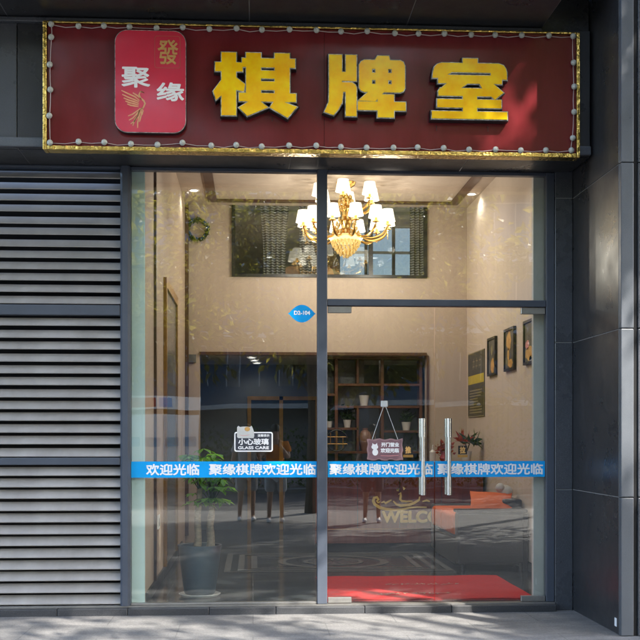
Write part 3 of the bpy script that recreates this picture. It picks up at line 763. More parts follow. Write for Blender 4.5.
# chandelier
CX, CY = 1.19, 4.4
ch = thing('chandelier', 'gold tiered chandelier with white lit shades and crystal drops hanging in the shop', 'chandelier', (CX, CY, 4.77))
MB().lathe([(.001, 4.768), (.13, 4.766), (.115, 4.73), (.05, 4.69), (.02, 4.66), (.02, 4.60)], (CX, CY, 0), 24).build('ceiling_rose', 'brass', ch, True)
MB().lathe([(.02, 4.62), (.05, 4.58), (.075, 4.53), (.04, 4.48), (.075, 4.43), (.05, 4.38), (.04, 4.33), (.09, 4.27), (.06, 4.22), (.05, 4.15), (.10, 4.10), (.05, 4.05)], (CX, CY, 0), 20).build('stem', 'brass', ch, True)
def arm(a, r_in, r_out, z_in, z_shade, dip):
    ca, sa = math.cos(a), math.sin(a)
    pts = []
    for k in range(13):
        u = k / 12; r_ = r_in + (r_out - r_in) * (1 - (1 - u) ** 1.6); z = z_in + (z_shade - z_in) * u ** 3 - dip * math.sin(math.pi * u ** .8) 
        pts.append((CX + ca * r_, CY + sa * r_, z))
    o = MB().tube(pts, [.019 - .007 * abs(2 * k / 12 - 1) for k in range(13)], 8).build('arm', 'brass', ch, True)
    x, y = CX + ca * r_out, CY + sa * r_out
    MB().lathe([(.012, -.01), (.05, .0), (.035, .015), (.018, .03), (.018, .055)], (x, y, z_shade), 14).build('candle_cup', 'brass', o, True)
    s = MB().lathe([(.098, .05), (.068, .205), (.066, .205), (.096, .05)], (x, y, z_shade), 20).build('lamp_shade', 'lampshade', ch, True)
    MB().sphere((x, y, z_shade + .10), .022, 8, 6).build('bulb', 'bulb', s, True)
    cr = MB()
    for k in range(4): cr.sphere((x, y, z_shade - .035 - .028 * k), .011 - .001 * k, 6, 5, (1, 1, 1.3))
    cr.build('crystal_drop', 'crystal', o)
for k in range(6): arm(R(20 + 60 * k), .05, .37, 4.47, 4.52, .08)
for k in range(12): arm(R(8 + 30 * k), .08, .555, 4.16, 4.185, .13)
MB().lathe([(.06, 4.11), (.20, 4.085), (.225, 4.06), (.20, 4.025), (.12, 3.99), (.001, 3.98)], (CX, CY, 0), 28).build('bowl', 'bowl', ch, True)
cr = MB()
for rr_, z, n in ((.18, 4.00, 22), (.165, 3.96, 20), (.135, 3.92, 17), (.105, 3.88, 14), (.07, 3.85, 10), (.03, 3.825, 5)):
    for k in range(n):
        a = 2 * math.pi * k / n; cr.sphere((CX + rr_ * math.cos(a), CY + rr_ * math.sin(a), z), .019, 6, 5, (.8, .8, 1.5))
for rr_, z, n in ((.07, 4.58, 8), (.09, 4.53, 9), (.10, 4.48, 10), (.11, 4.42, 11), (.10, 4.36, 10), (.09, 4.30, 9), (.12, 4.24, 11), (.14, 4.18, 13), (.17, 4.12, 15)):
    for k in range(n):
        a = 2 * math.pi * k / n; cr.sphere((CX + rr_ * math.cos(a), CY + rr_ * math.sin(a), z), .018, 6, 5, (.8, .8, 1.5))
cr.build('crystal_drop', 'crystal', ch)
for k in range(4):
    a = R(45 + 90 * k)
    l = bpy.data.lights.new('chandelier_light', 'POINT'); l.energy = 4.4; l.color = (1, .89, .76); l.shadow_soft_size = .04
    o = bpy.data.objects.new('chandelier_light', l); C.objects.link(o); o.parent = ch; o.location = (.75 * math.cos(a), .75 * math.sin(a), -.95)

# ================================================================== MEZZANINE WINDOW AND CONTENTS
mw = thing('mezzanine_window', 'dark framed interior window high in the beige wall behind the chandelier', 'window', (1.1, 5.9, 3.76))
f = MB(); f.box(-.30, 2.475, 5.86, 5.95, 3.76, 3.80); f.box(-.30, -.25, 5.86, 5.95, 3.80, 4.765); f.box(2.43, 2.475, 5.86, 5.95, 3.80, 4.765)
f.build('window_frame', 'black', mw)
MB().box(1.64, 1.70, 5.87, 5.95, 3.80, 4.765).build('mullion', 'black', mw)
MB().box(-.25, 1.64, 5.90, 5.91, 3.80, 4.765).build('pane', 'glass', mw)
MB().box(1.70, 2.43, 5.90, 5.91, 3.80, 4.765).build('pane', 'glass', mw)
def curtain(x0, x1, y, z0, z1, label, waist=0.0):
    mb = MB(); n, m_ = 48, 14
    for j in range(m_ + 1):
        v = j / m_; pin = 1 - waist * math.sin(math.pi * v)
        for i in range(n + 1):
            u = i / n; xc = (x0 + x1) / 2; x = xc + (u - .5) * (x1 - x0) * pin
            mb.v.append((x, y + .035 * math.sin(u * 9 * math.pi), z0 + (z1 - z0) * v + .015 * math.sin(u * 9 * math.pi + 1)))
    for j in range(m_):
        for i in range(n): a = j * (n + 1) + i; mb.f.append((a, a + 1, a + n + 2, a + n + 1))
    o = mb.build('curtain', 'zebra', None, True)
    tag(o, label, 'curtain', 'striped curtains in the upper window')
curtain(.10, .52, 6.25, 3.0, 4.85, 'black and white striped curtain in the upper window left of the chandelier', .25)
curtain(.66, .98, 6.25, 3.0, 4.85, 'striped curtain gathered right behind the chandelier in the upper window', .1)
curtain(2.28, 2.60, 6.25, 3.0, 4.85, 'narrow striped curtain at the right end of the upper window', .0)
rwn = thing('rear_window', 'blue daylit window with grey bars seen through the upper opening behind the chandelier', 'window', (2.05, 8.0, 3.55))
for k in range(4): MB().box(1.35 + k * .4467, 1.35 + k * .4467 + .05 if k < 3 else 2.75, 8.02, 8.08, 3.55, 4.9).build('window_bar', 'frame', rwn)
for k in range(3): MB().box(1.40, 2.70, 8.03, 8.07, 3.56 + k * .45, 3.60 + k * .45).build('window_bar', 'saucer', rwn)
MB().box(1.36, 2.74, 8.09, 8.10, 3.56, 4.9).build('pane', 'glass_blue', rwn)
M['tan'] = mat('tan_leather', (.40, .17, .06), .4)
for x, lb in ((.62, 'tan rounded chair back behind the upper window, left of the chandelier bowl'), (1.02, 'tan rounded chair back behind the upper window, under the chandelier bowl')):
    t = thing('tan_chair', lb, 'chair', (x, 6.6, 2.9), 'tan chairs upstairs')
    MB().prism(rrect(x - .17, x + .17, 3.45, 4.02, .11), 6.55, 6.62).build('backrest', 'tan', t)
    MB().box(x - .2, x + .2, 6.55, 6.98, 3.33, 3.43, .03).build('seat', 'tan', t)
    for sx in (-.17, .17):
        for sy in (6.58, 6.94): MB().tube([(x + sx, sy, 2.9), (x + sx, sy, 3.33)], .018, 8).build('leg', 'wood', t)

# wreath
wr = MB()
for k in range(70):
    a = 2 * math.pi * k / 70
    def pos(a=a): return (-.775 + .125 * math.cos(a) + rnd.gauss(0, .01), 5.86 + rnd.gauss(0, .008), 4.41 + .125 * math.sin(a) + rnd.gauss(0, .01)), (math.cos(a + 1), -.4, math.sin(a + 1))
    leaves(wr, 5, pos, .055, rnd, .0)
tag(wr.build('wreath', 'leafdark'), 'small dark green leaf wreath high on the beige back wall', 'wreath')

# ================================================================== LEFT WALL
t = thing('side_door', 'gold framed grey side door in the left wall of the shop', 'door', (-.95, 3.0, .02))
dm = MB(); dm.box(-.949, -.915, 2.05, 2.15, .12, 3.2); dm.box(-.949, -.915, 3.75, 3.85, .12, 3.2); dm.box(-.949, -.915, 2.15, 3.75, 3.1, 3.2)
dm.build('door_frame', 'goldtrim', t)
MB().box(-.949, -.935, 2.15, 3.75, .12, 3.1).build('door_leaf', 'inlay_mid', t)
t = thing('light_switch', 'white light switch plate low on the left interior wall', 'switch', (-.95, 1.35, .6))
MB().box(-.949, -.937, 1.28, 1.46, .58, .72, .004).build('plate', 'white', t); MB().box(-.936, -.931, 1.34, 1.40, .61, .69, .002).build('rocker', 'saucer', t)

# ================================================================== RIGHT WALL PICTURES
def picture(y0, y1, z0, z1, label, art):
    t = thing('framed_picture', label, 'picture', (3.05, (y0 + y1) / 2, z0), 'framed paintings on the right wall')
    X = 3.049; q = .03
    fm = MB()
    fm.box(X - .035, X, y0, y1, z0, z0 + q); fm.box(X - .035, X, y0, y1, z1 - q, z1); fm.box(X - .035, X, y0, y0 + q, z0 + q, z1 - q); fm.box(X - .035, X, y1 - q, y1, z0 + q, z1 - q)
    fm.build('frame', 'black', t)
    c = MB().box(X - .02, X - .008, y0 + q, y1 - q, z0 + q, z1 - q).build('canvas', 'artA', t)
    def blob(cy_, cz, ry, rz_, m_):
        n = 14
        MB().add([(X - .021, cy_ + ry * math.cos(2 * math.pi * k / n) * (1 + .15 * math.sin(3 * k)), cz + rz_ * math.sin(2 * math.pi * k / n) * (1 + .12 * math.cos(5 * k))) for k in range(n)], [tuple(range(n - 1, -1, -1))]).build('painted_bloom', m_, c)
    for b in art: blob(*b)
picture(3.90, 4.36, 2.28, 2.765, 'small black framed painting with one ochre vase, next to the olive poster', [(4.1, 2.40, .10, .10, 'artO'), (4.14, 2.6, .06, .06, 'posterline')])
picture(2.90, 3.41, 2.285, 2.79, 'middle black framed painting of tall ochre blooms between two other frames', [(3.2, 2.64, .12, .11, 'artO'), (3.22, 2.48, .05, .08, 'artO'), (3.12, 2.37, .12, .05, 'artO')])
picture(1.85, 2.45, 2.30, 2.79, 'black framed painting of peach blooms partly hidden by the doorway wall', [(2.22, 2.42, .16, .08, 'artO'), (2.3, 2.52, .08, .05, 'pink'), (2.16, 2.36, .05, .03, 'white')])
t = thing('notice_poster', 'olive green poster with a yellow band on the right wall by the corner', 'poster', (3.05, 5.2, 1.78))
X = 3.049
MB().box(X - .012, X, 4.65, 5.74, 1.777, 2.665).build('board', 'olive', t)
def wallplate(mb, y0, y1, z0, z1, x): return mb.add([(x, y0, z0), (x, y1, z0), (x, y1, z1), (x, y0, z1)], [(3, 2, 1, 0)])
wallplate(MB(), 4.66, 5.72, 2.23, 2.35, X - .013).build('yellow_band', 'posteryellow', t)
ln = MB()
for k in range(9):
    e = 4.75 + rnd.uniform(0, .35); wallplate(ln, e, 5.62, 2.13 - k * .038, 2.148 - k * .038, X - .013)
ln.build('print_line', 'posterline', t)
tx = MB()
for k in range(3):                                        # worn heading, too faded to read
    for dy, dz, ly, lz in ((.02, .10, .13, .016), (.07, .0, .018, .15), (.02, .03, .12, .014), (.0, .0, .014, .09), (.13, .02, .014, .08)):
        a_ = 5.42 - k * .21; wallplate(tx, a_ - dy - ly, a_ - dy, 2.43 + dz, 2.43 + dz + lz, X - .0132 - .00015 * (len(tx.f) % 5))
tx.build('heading_print', 'posterline', t)
eg = MB()
wallplate(eg, 4.65, 5.74, 1.777, 1.79, X - .0128); wallplate(eg, 4.65, 5.74, 2.652, 2.665, X - .0128); wallplate(eg, 4.65, 4.665, 1.79, 2.652, X - .0128); wallplate(eg, 5.725, 5.74, 1.79, 2.652, X - .0128)
eg.build('border', 'posterline', t)

# ================================================================== COUNTER
t = thing('reception_counter', 'dark mahogany reception counter at the back of the front room', 'counter', (1.9, 4.5, .02))
MB().box(.80, 3.0, 4.52, 5.1, .12, 1.12, .008).build('body', 'mahog', t)
MB().box(.84, 2.96, 4.56, 5.06, .02, .12).build('plinth', 'black', t)
MB().box(.76, 3.03, 4.46, 5.14, 1.12, 1.17, .012).build('top', 'mahog', t)
MB().box(.80, 3.0, 4.512, 4.519, .30, .312).build('gold_line', 'brass', t)
for k in range(4): MB().box(.80 + k * .55, .806 + k * .55, 4.514, 4.519, .32, 1.11).build('panel_joint', 'black', t)
t = thing('welcome_emblem', 'gold WELCOME lettering with a steaming cup scroll on the mahogany counter', 'emblem', (2.0, 4.51, .38))
M['polgold'] = mat('polished_gold', (.95, .70, .22), .35, .15, .1, 10)
MB().text('WELCOME', 1.665, 2.72, .385, .545, 4.505, .010, .004).build('lettering', 'polgold', t)
em = MB()
def EX(px): return 1.552 + (px - 373) * .01292
def EZ(py): return .878 - (py - 485) * .01305
def es(pts, wd):
    q = [(EX(366 + x / 9.14), EZ(478 + y / 9.14)) for x, y in pts]; n = len(q)
    ribbon(em, q, [wd * (.4 + .9 * math.sin(math.pi * (i + .5) / n)) for i in range(n)], 4.503, 0)
es([(130, 215), (110, 225), (100, 210), (115, 195), (100, 175), (75, 180), (66, 210), (80, 240), (130, 270), (190, 285), (260, 292), (330, 288), (400, 272), (470, 265), (560, 268)], .03)
es([(140, 225), (165, 215), (180, 230), (205, 215), (235, 200)], .022)
es([(250, 210), (280, 240), (320, 252), (400, 245), (450, 225), (490, 200), (495, 170)], .028)
es([(300, 150), (318, 135), (320, 165), (315, 195), (330, 210), (370, 215), (430, 212)], .024)
es([(285, 110), (295, 95), (290, 120)], .03); es([(350, 110), (345, 85), (360, 100)], .022); es([(520, 215), (560, 205), (590, 215)], .02)
em.build('cup_scroll', 'polgold', t)

# small things on the counter
CT = 1.172
t = thing('potted_dracaena', 'potted red and green leafed plant on the counter near the right wall', 'plant', (2.83, 4.8, CT))
MB().lathe([(.001, CT), (.055, CT), (.075, CT + .14), (.068, CT + .14), (.06, CT + .12), (.001, CT + .12)], (2.83, 4.8, 0), 16).build('pot', 'ceramic', t, True)
MB().tube([(2.83, 4.8, CT + .12), (2.82, 4.8, CT + .26)], .008, 6).tube([(2.83, 4.8, CT + .12), (2.87, 4.78, CT + .24)], .008, 6).build('stem', 'bark', t)
lf = MB(); leaves(lf, 40, lambda: ((2.80, 4.8, CT + .27), (rnd.gauss(0, 1), rnd.gauss(0, .6), .5)), .17, rnd, .15, .22); lf.build('red_foliage', 'leafred', t)
lf = MB(); leaves(lf, 36, lambda: ((2.88, 4.78, CT + .25), (rnd.gauss(.6, .8), rnd.gauss(0, .6), .6)), .20, rnd, .25, .22); lf.build('green_foliage', 'leafdark', t)
t = thing('flower_vase', 'red flowers in a small red vase on the counter by the door handles', 'vase', (2.53, 4.8, CT))
MB().lathe([(.001, CT), (.04, CT), (.06, CT + .05), (.03, CT + .11), (.035, CT + .13)], (2.53, 4.8, 0), 14).build('vase', 'redgloss', t, True)
lf = MB(); leaves(lf, 60, lambda: ((2.53 + rnd.gauss(0, .05), 4.8, CT + .16 + rnd.gauss(0, .03)), (rnd.gauss(0, 1), rnd.gauss(0, 1), .4)), .07, rnd, 0, .6); lf.build('blossom', 'leafred', t)
t = thing('pump_bottle', 'clear white pump bottle on the counter between the door handles', 'bottle', (2.37, 4.75, CT))
MB().lathe([(.001, CT), (.04, CT), (.042, CT + .13), (.014, CT + .16), (.014, CT + .18)], (2.37, 4.75, 0), 14).build('body', 'ceramic', t, True)
MB().tube([(2.37, 4.75, CT + .18), (2.37, 4.75, CT + .22), (2.37, 4.72, CT + .22)], .007, 6).build('pump', 'white', t)

# ================================================================== SOFA
t = thing('sofa', 'grey leather sofa with orange seat and back cushions along the right wall', 'sofa', (2.64, 3.2, .02))
MB().box(2.27, 3.03, 2.52, 3.98, .06, .36, .02).build('base', 'sofa', t)
a_ = MB().box(2.255, 3.03, 2.30, 2.50, .10, .66, .025, 3).build('arm', 'sofa', t)
MB().box(2.24, 3.032, 2.285, 2.515, .662, .70, .012, 2).build('arm_cap', 'black', a_)
MB().box(2.975, 3.03, 2.284, 2.299, .02, .655, .004).build('arm_post', 'black', a_)
MB().box(2.255, 3.03, 4.0, 4.2, .10, .66, .025, 3).build('arm', 'sofa', t)
MB().box(2.80, 3.03, 2.52, 3.98, .36, .80, .03, 3).build('backrest', 'sofa', t)
for (y0, y1) in ((2.53, 3.24), (3.26, 3.97)): MB().box(2.225, 2.78, y0, y1, .40, .645, .05, 4).build('seat_cushion', 'orange', t, 60)
for sx in (2.32, 2.97):
    for sy in (2.36, 4.12): MB().tube([(sx, sy, .02), (sx, sy, .10)], .02, 8).build('leg', 'black', t)
def cushion(x, y, z, rot, label):
    b = bmesh.new(); bmesh.ops.create_cube(b, size=1); bmesh.ops.subdivide_edges(b, edges=b.edges[:], cuts=5, use_grid_fill=True)
    for v in b.verts:
        u, q = v.co.x * 2, v.co.z * 2
        e = (1 - abs(u) ** 3) * (1 - abs(q) ** 3)
        v.co = Vector((u * .24 * (1 - .06 * (1 - q * q)), v.co.y * (.03 + .13 * e), q * .21 * (1 - .06 * (1 - u * u))))
    b.transform(Matrix.Translation((x, y, z)) @ Matrix.Rotation(rot[1], 4, 'Z') @ Matrix.Rotation(rot[0], 4, 'X') @ Matrix.Rotation(rot[2], 4, 'Y'))
    tag(MB().frombm(b).build('cushion', 'orange', None, True), label, 'cushion')
cushion(2.70, 2.66, .755, (R(-62), R(-6), R(5)), 'orange cushion leaning over the near arm of the grey sofa')
M['plush'] = mat('white_plush', (.55, .53, .5), .9)
pl = MB().sphere((2.90, 2.85, .86), .10, 12, 8, (1, .8, .9)).sphere((2.84, 2.82, .915), .055, 10, 7)
tag(pl.build('plush_toy', 'plush', None, True), 'small white plush toy sitting above the orange sofa cushion by the wall', 'soft toy')

# ================================================================== RED MAT
t = thing('door_mat', 'long bright red carpet mat lying inside the glass doors', 'mat', (1.65, .9, .02))
cm = MB(); nx, ny = 30, 14
for top in (1,):
    for j in range(ny + 1):
        for i in range(nx + 1):
            u, v = i / nx, j / ny
            x = .66 + (2.58 - .66) * u; y = .16 + (1.84 - .16) * v
            cm.v.append((x, y, .034 + .003 * math.sin(9 * x + 3 * y) * math.sin(4 * y)))
    for j in range(ny):
        for i in range(nx): a = j * (nx + 1) + i; cm.f.append((a, a + 1, a + nx + 2, a + nx + 1))
k = len(cm.v)
rim = [(.66, .16), (2.58, .16), (2.58, 1.84), (.66, 1.84)]
cm.box(.66, 2.58, .16, 1.84, .0215, .028)
cm.build('pile', 'carpet', t, True)
mk = MB()
for r_, (cx, cy_, n, sp) in enumerate(((1.55, .50, 9, .075), (1.72, 1.15, 11, .07))):
    for q in range(n):
        x = cx + (q - n / 2) * sp; s = rnd.uniform(.02, .034)
        for _ in range(3):
            dx, dy = rnd.uniform(-s, s), rnd.uniform(-s * 1.5, s * 1.5); a = rnd.choice((.3, 1.6, .9))
            l_ = rnd.uniform(.02, .045); ww = .007
            c_, s_ = math.cos(a), math.sin(a)
            flat(mk, [(x + dx - c_ * l_ - s_ * ww, cy_ + dy - s_ * l_ + c_ * ww), (x + dx - c_ * l_ + s_ * ww, cy_ + dy - s_ * l_ - c_ * ww), (x + dx + c_ * l_ + s_ * ww, cy_ + dy + s_ * l_ - c_ * ww), (x + dx + c_ * l_ - s_ * ww, cy_ + dy + s_ * l_ + c_ * ww)], .0385)
mk.build('worn_marking', 'carpet_mark', t)

# ================================================================== POTTED TREE IN THE WINDOW
px, py = -.495, .56
t = thing('potted_tree', 'braided money tree in a tall slate pot standing inside the window', 'plant', (px, py, .02))
MB().lathe([(.001, .045), (.135, .045), (.145, .06), (.20, .47), (.206, .497), (.20, .50), (.188, .495), (.18, .46), (.001, .45)], (px, py, 0), 40).build('pot', 'pot', t, 50)
MB().lathe([(.001, .022), (.17, .022), (.195, .045), (.185, .05), (.16, .034), (.001, .034)], (px, py, 0), 36).build('saucer', 'saucer', t, True)
MB().lathe([(.001, .47), (.181, .463)], (px, py, 0), 24).build('soil', 'soil', t)
for (x0, x1, h, r0) in ((-.52, -.50, 1.02, .036), (-.40, -.385, .88, .040)):
    MB().tube([(x0 + (x1 - x0) * u + .006 * math.sin(9 * u), py + .012 * math.sin(7 * u), .45 + (h - .45) * u) for u in [i / 10 for i in range(11)]], [r0 * (1 - .3 * i / 10) * (1 + .06 * math.sin(i * 2.1)) for i in range(11)], 12).build('trunk', 'trunk', t, True)
tw = MB(); lf = MB()
rp = random.Random(3)
for (bx, bz, n, sp, up) in ((-.50, 1.02, 17, .19, .38), (-.385, .88, 24, .17, .30)):
    for k in range(n):
        a = 2 * math.pi * k / n + rp.uniform(-.3, .3); r_ = sp * rp.uniform(.35, 1.0); h = up * rp.uniform(.0, 1.0)
        e = Vector((bx + r_ * math.cos(a), py + r_ * math.sin(a) * .8, bz + h))
        s_ = Vector((bx, py, bz - .03 * rp.random()))
        tw.tube([s_, (s_ + e) / 2 + Vector((0, 0, .05)), e], [.006, .004, .003], 5)
        m5 = rp.choice((5, 6, 7))
        for q in range(m5):
            b_ = 2 * math.pi * q / m5 + rp.uniform(-.2, .2); ln_ = rp.uniform(.08, .15)
            d = Vector((math.cos(b_), math.sin(b_), rp.uniform(-.55, -.05))).normalized(); sd_ = d.cross(Vector((0, 0, 1))).normalized()
            w_ = ln_ * .19; u1, u2 = e + d * ln_ * .35, e + d * ln_ * .72
            lf.add([e, u1 + sd_ * w_ * .8, u2 + sd_ * w_, e + d * ln_ - Vector((0, 0, .02)), u2 - sd_ * w_, u1 - sd_ * w_ * .8, u1 + Vector((0, 0, -.006)), u2 + Vector((0, 0, -.008))],
                   [(0, 1, 6), (1, 2, 7, 6), (2, 3, 7), (3, 4, 7), (4, 5, 6, 7), (5, 0, 6)])
tw.build('twig', 'leafdark', t); lf.build('foliage', 'leaf', t)

# ================================================================== LATTICE SHELF
t = thing('lattice_shelf', 'tall walnut lattice display shelf with dark open cells in the back opening', 'shelf', (1.7, 6.0, .02))
def member(x0, x1, z0, z1, y0=6.12, y1=6.36): MB().box(x0, x1, y0, y1, z0, z1, .004, 1).build('upright' if (z1 - z0) > (x1 - x0) else 'shelf_board', 'wood', t)
for x in (.98, 1.175, 1.84, 2.40): member(x, x + .045, .02, 2.62)
member(.98, 2.445, 2.62, 2.658)
for (x0, x1, z) in ((1.22, 1.84, 2.235), (1.885, 2.40, 2.235), (1.22, 1.84, 1.915), (1.885, 2.40, 1.915), (1.025, 1.175, 2.09), (1.025, 1.175, 1.60), (1.22, 1.84, 1.26), (1.885, 2.40, 1.56), (1.885, 2.40, 1.26), (1.22, 1.52, 1.60), (1.025, 1.175, 1.26)):
    member(x0, x1, z, z + .035)
member(1.49, 1.525, 2.272, 2.618); member(1.49, 1.525, 1.295, 1.913)
MB().box(.98, 1.62, 6.365, 6.38, 1.9, 2.62).build('back_panel', 'backwall', t)
MB().box(1.03, 1.45, 6.365, 6.38, .3, 1.9).build('back_panel', 'backwall', t)
MB().box(2.2, 2.44, 6.365, 6.38, .3, 1.9).build('back_panel', 'backwall', t)
def shelfpot(x, z, r, h, label, plant):
    t = thing('shelf_pot', label, 'plant pot', (x, 6.2, z))
    MB().lathe([(.001, z), (r * .7, z), (r, z + h), (r * .88, z + h), (.001, z + h * .85)], (x, 6.2, 0), 16).build('pot', 'ceramic', t, True)
    if plant:
        lf = MB(); leaves(lf, 70, lambda: ((x + rnd.gauss(0, r * .8), 6.2, z + h + abs(rnd.gauss(.05, .06))), (rnd.gauss(0, 1), rnd.gauss(0, .6), .6)), .08, rnd, 0, .4); lf.build('foliage', 'leafdark', t)
shelfpot(1.605, 1.952, .075, .15, 'empty white cylinder pot on the middle board of the lattice shelf', False)
shelfpot(1.36, 1.637, .06, .11, 'white pot with a dark bushy plant on the left of the lattice shelf', True)
shelfpot(2.22, 1.597, .07, .12, 'white pot with small dark plant on the right of the lattice shelf', True)
shelfpot(1.10, 1.637, .05, .09, 'tiny pot with trailing plant in the narrow end cell of the shelf', True)
t = thing('round_ornament', 'round black openwork ornament standing at the left of the lattice shelf', 'ornament', (1.26, 6.1, 1.3))
rg = MB()
rg.tube([(1.20 + .15 * math.cos(2 * math.pi * k / 32), 6.08, 1.45 + .15 * math.sin(2 * math.pi * k / 32)) for k in range(33)], .010, 8, False)
rg.build('ring', 'black', t, True)
MB().tube([(1.05, 6.08, 1.50), (1.35, 6.08, 1.50)], .007, 6).tube([(1.05, 6.08, 1.40), (1.35, 6.08, 1.40)], .007, 6).tube([(1.20, 6.08, 1.31), (1.20, 6.08, 1.59)], .007, 6).tube([(1.11, 6.08, 1.40), (1.11, 6.08, 1.56)], .007, 6).tube([(1.29, 6.08, 1.34), (1.29, 6.08, 1.50)], .007, 6).build('openwork', 'goldtrim', t)
t = thing('ceramic_jar', 'brown glazed ceramic jar standing on the lattice shelf behind the hanging board', 'jar', (1.62, 6.2, 1.297))
MB().lathe([(.001, 1.297), (.06, 1.297), (.09, 1.42), (.10, 1.50), (.06, 1.58), (.035, 1.60), (.04, 1.63), (.001, 1.63)], (1.62, 6.2, 0), 20).build('body', 'terracotta', t, True)

# back room door
t = thing('back_door', 'double dark door with gold frame at the back of the shop', 'door', (.42, 8.0, .02))
for x in (-.09, .42, 1.0): MB().box(x, x + .06, 7.95, 7.998, .02, 2.15).build('frame_post', 'goldtrim', t)
MB().box(-.03, 1.0, 7.95, 7.998, 2.09, 2.15).build('frame_head', 'goldtrim', t)
MB().box(-.03, .42, 7.975, 7.998, .02, 2.09).build('door_leaf', 'doordark', t); MB().box(.48, 1.0, 7.975, 7.998, .02, 2.09).build('door_leaf', 'doordark', t)

# ================================================================== ACROSS THE STREET (seen in the reflections)
def light_gap(p):
    # leaves dropped along sun rays so light patches fall on pavement, mat and sign
    k = (p.z - GZ) / sd.z; gx, gy = p.x - sd.x * k, p.y - sd.y * k
    k2 = (p.y + .7) / sd.y; sx_, sz_ = p.x - sd.x * k2, p.z - sd.z * k2
    if (-2.7 < gx < 2.0 and -1.5 < gy < -.12 and math.sin(gx * 2.3 + gy * 2) > -.9): return .93
    if .4 < gx < 2.2 and -.1 < gy < 1.1: return .85
    if 1.76 < sx_ - (sz_ - 3.83) * .55 < 2.06 and 3.7 < sz_ < 4.7: return .75
    return 0
def tree(x, y, h, r, z0, label, n, seed, squash=.62, leafm='treeleaf', size=.2, gap=False):
    rg_ = random.Random(seed)
    t = thing('street_tree', label, 'tree', (x, y, GZ), 'street trees opposite the shop')
    tr = MB(); tr.tube([(x, y, GZ), (x + .05, y, z0 * .5), (x - .04, y + .05, z0), (x, y, h * .8)], [.16, .13, .11, .03], 10)
    cl_ = []
    for k in range(26):
        a = rg_.uniform(0, 2 * math.pi); u = rg_.random() ** .5; v = rg_.uniform(-1, 1)
        c = Vector((x + r * u * math.cos(a), y + r * u * math.sin(a), (z0 + h) / 2 + (h - z0) / 2 * v * math.sqrt(max(0, 1 - u * u * .8)))); cl_.append((c, r * rg_.uniform(.2, .38)))
        a_, m_ = Vector((x, y, z0 * .9)), Vector(((x + c.x) / 2, (y + c.y) / 2, (z0 + c.z) / 2 + .3))
        if k < 16 and not (gap and any(light_gap(q) for q in (a_.lerp(m_, .5), m_, m_.lerp(c, .35), m_.lerp(c, .7), c))): tr.tube([a_, m_, c], [.06, .03, .01], 6)
    tr.build('trunk', 'bark', t)
    lf = MB()
    def pos():
        c, rad = rg_.choice(cl_)
        d = Vector((rg_.gauss(0, 1), rg_.gauss(0, 1), rg_.gauss(0, squash))).normalized()
        return c + d * rad * rg_.random() ** .4, d
    def pos2():
        while True:
            p, d = pos()
            if gap and rg_.random() < max(light_gap(p), light_gap(p + d * size)): continue
            return p, d
    leaves(lf, n, pos2, size, rg_, .2, .5)
    lf.build('crown', leafm, t)
tree(5.5, -5.2, 9.4, 3.5, 5.0, 'broad street tree on the pavement nearest the granite pillar', 6000, 11, gap=True)
tree(8.8, -10.3, 18.2, 5.6, 8.6, 'very tall dense tree added out of view to shade the shop front', 30000, 21, gap=True, size=.27)  # unseen crown placed along the sun's path to shade the shop front
tree(6.6, -13.0, 15.5, 4.7, 7.0, 'tall spreading tree added at the kerb out of view to shade the pavement', 20000, 22, gap=True, size=.27)  # unseen crown added to shade the pavement mirrored in the glass
tree(-3.2, -5.6, 9.2, 3.7, 5.0, 'broad street tree on the pavement in front of the louvres', 10000, 12, gap=True)
tree(1.2, -12.7, 9.5, 3.0, 3.6, 'street tree standing at the kerb behind the two people in the middle', 7000, 13)
tree(-6.5, -12.7, 8.5, 2.8, 3.2, 'street tree at the kerb far to the left', 5000, 14)
tree(14.5, -12.7, 8.8, 2.8, 3.2, 'street tree at the kerb far to the right', 5000, 15)

for i, (x, y, h, r_) in enumerate(((-13, -29, 12, 4.0), (-5.5, -28.5, 13, 4.4), (2.5, -29, 12.5, 4.2), (10, -28.5, 12, 4.2), (18, -29, 13, 4.4))):
    tree(x, y, h, r_, 2.6, 'dense roadside tree across the street before the apartment blocks, ' + ('first', 'second', 'third', 'fourth', 'fifth')[i] + ' along', 7000, 40 + i, size=.38)
hb = MB(); rh = random.Random(5)
leaves(hb, 9000, lambda: ((rh.uniform(-16, 16), -25.5 + rh.uniform(-.5, .5), rh.uniform(GZ, 1.5 + .3 * math.sin(rh.uniform(0, 6)))), (0, 1, .4)), .16, rh, 0, .6)
tag(hb.build('hedge', 'hedge'), 'long clipped hedge along the far side of the street', 'hedge')
t = thing('hoarding', 'white printed hoarding with blue graphics across the street', 'hoarding', (-4, -24.6, GZ))
for k in range(4):
    x = -3.95 + k * .58
    p_ = MB().box(x, x + .565, -24.62, -24.56, .25, 2.2).build('hoarding_panel', 'hoard', t)
    MB().prism(rrect(x + .06, x + .50, 1.2, 1.5, .05), -24.555, -24.552).prism(rrect(x + .08, x + .38, .35, .75, .12), -24.555, -24.552).build('graphic', 'hoardblue', p_)
MB().box(-4.0, -1.62, -24.64, -24.56, 2.36, 2.78).build('header_board', 'hoard', t)
MB().box(-3.95, -3.0, -24.555, -24.55, 2.42, 2.72).build('header_band', 'redgloss', t)
MB().box(-2.9, -2.5, -24.555, -24.55, 2.42, 2.72).build('header_band', 'cyan', t)
for k in range(5): MB().box(-3.982 + k * .58, -3.952 + k * .58, -24.66, -24.57, GZ, 2.8).build('post', 'fitting', t)
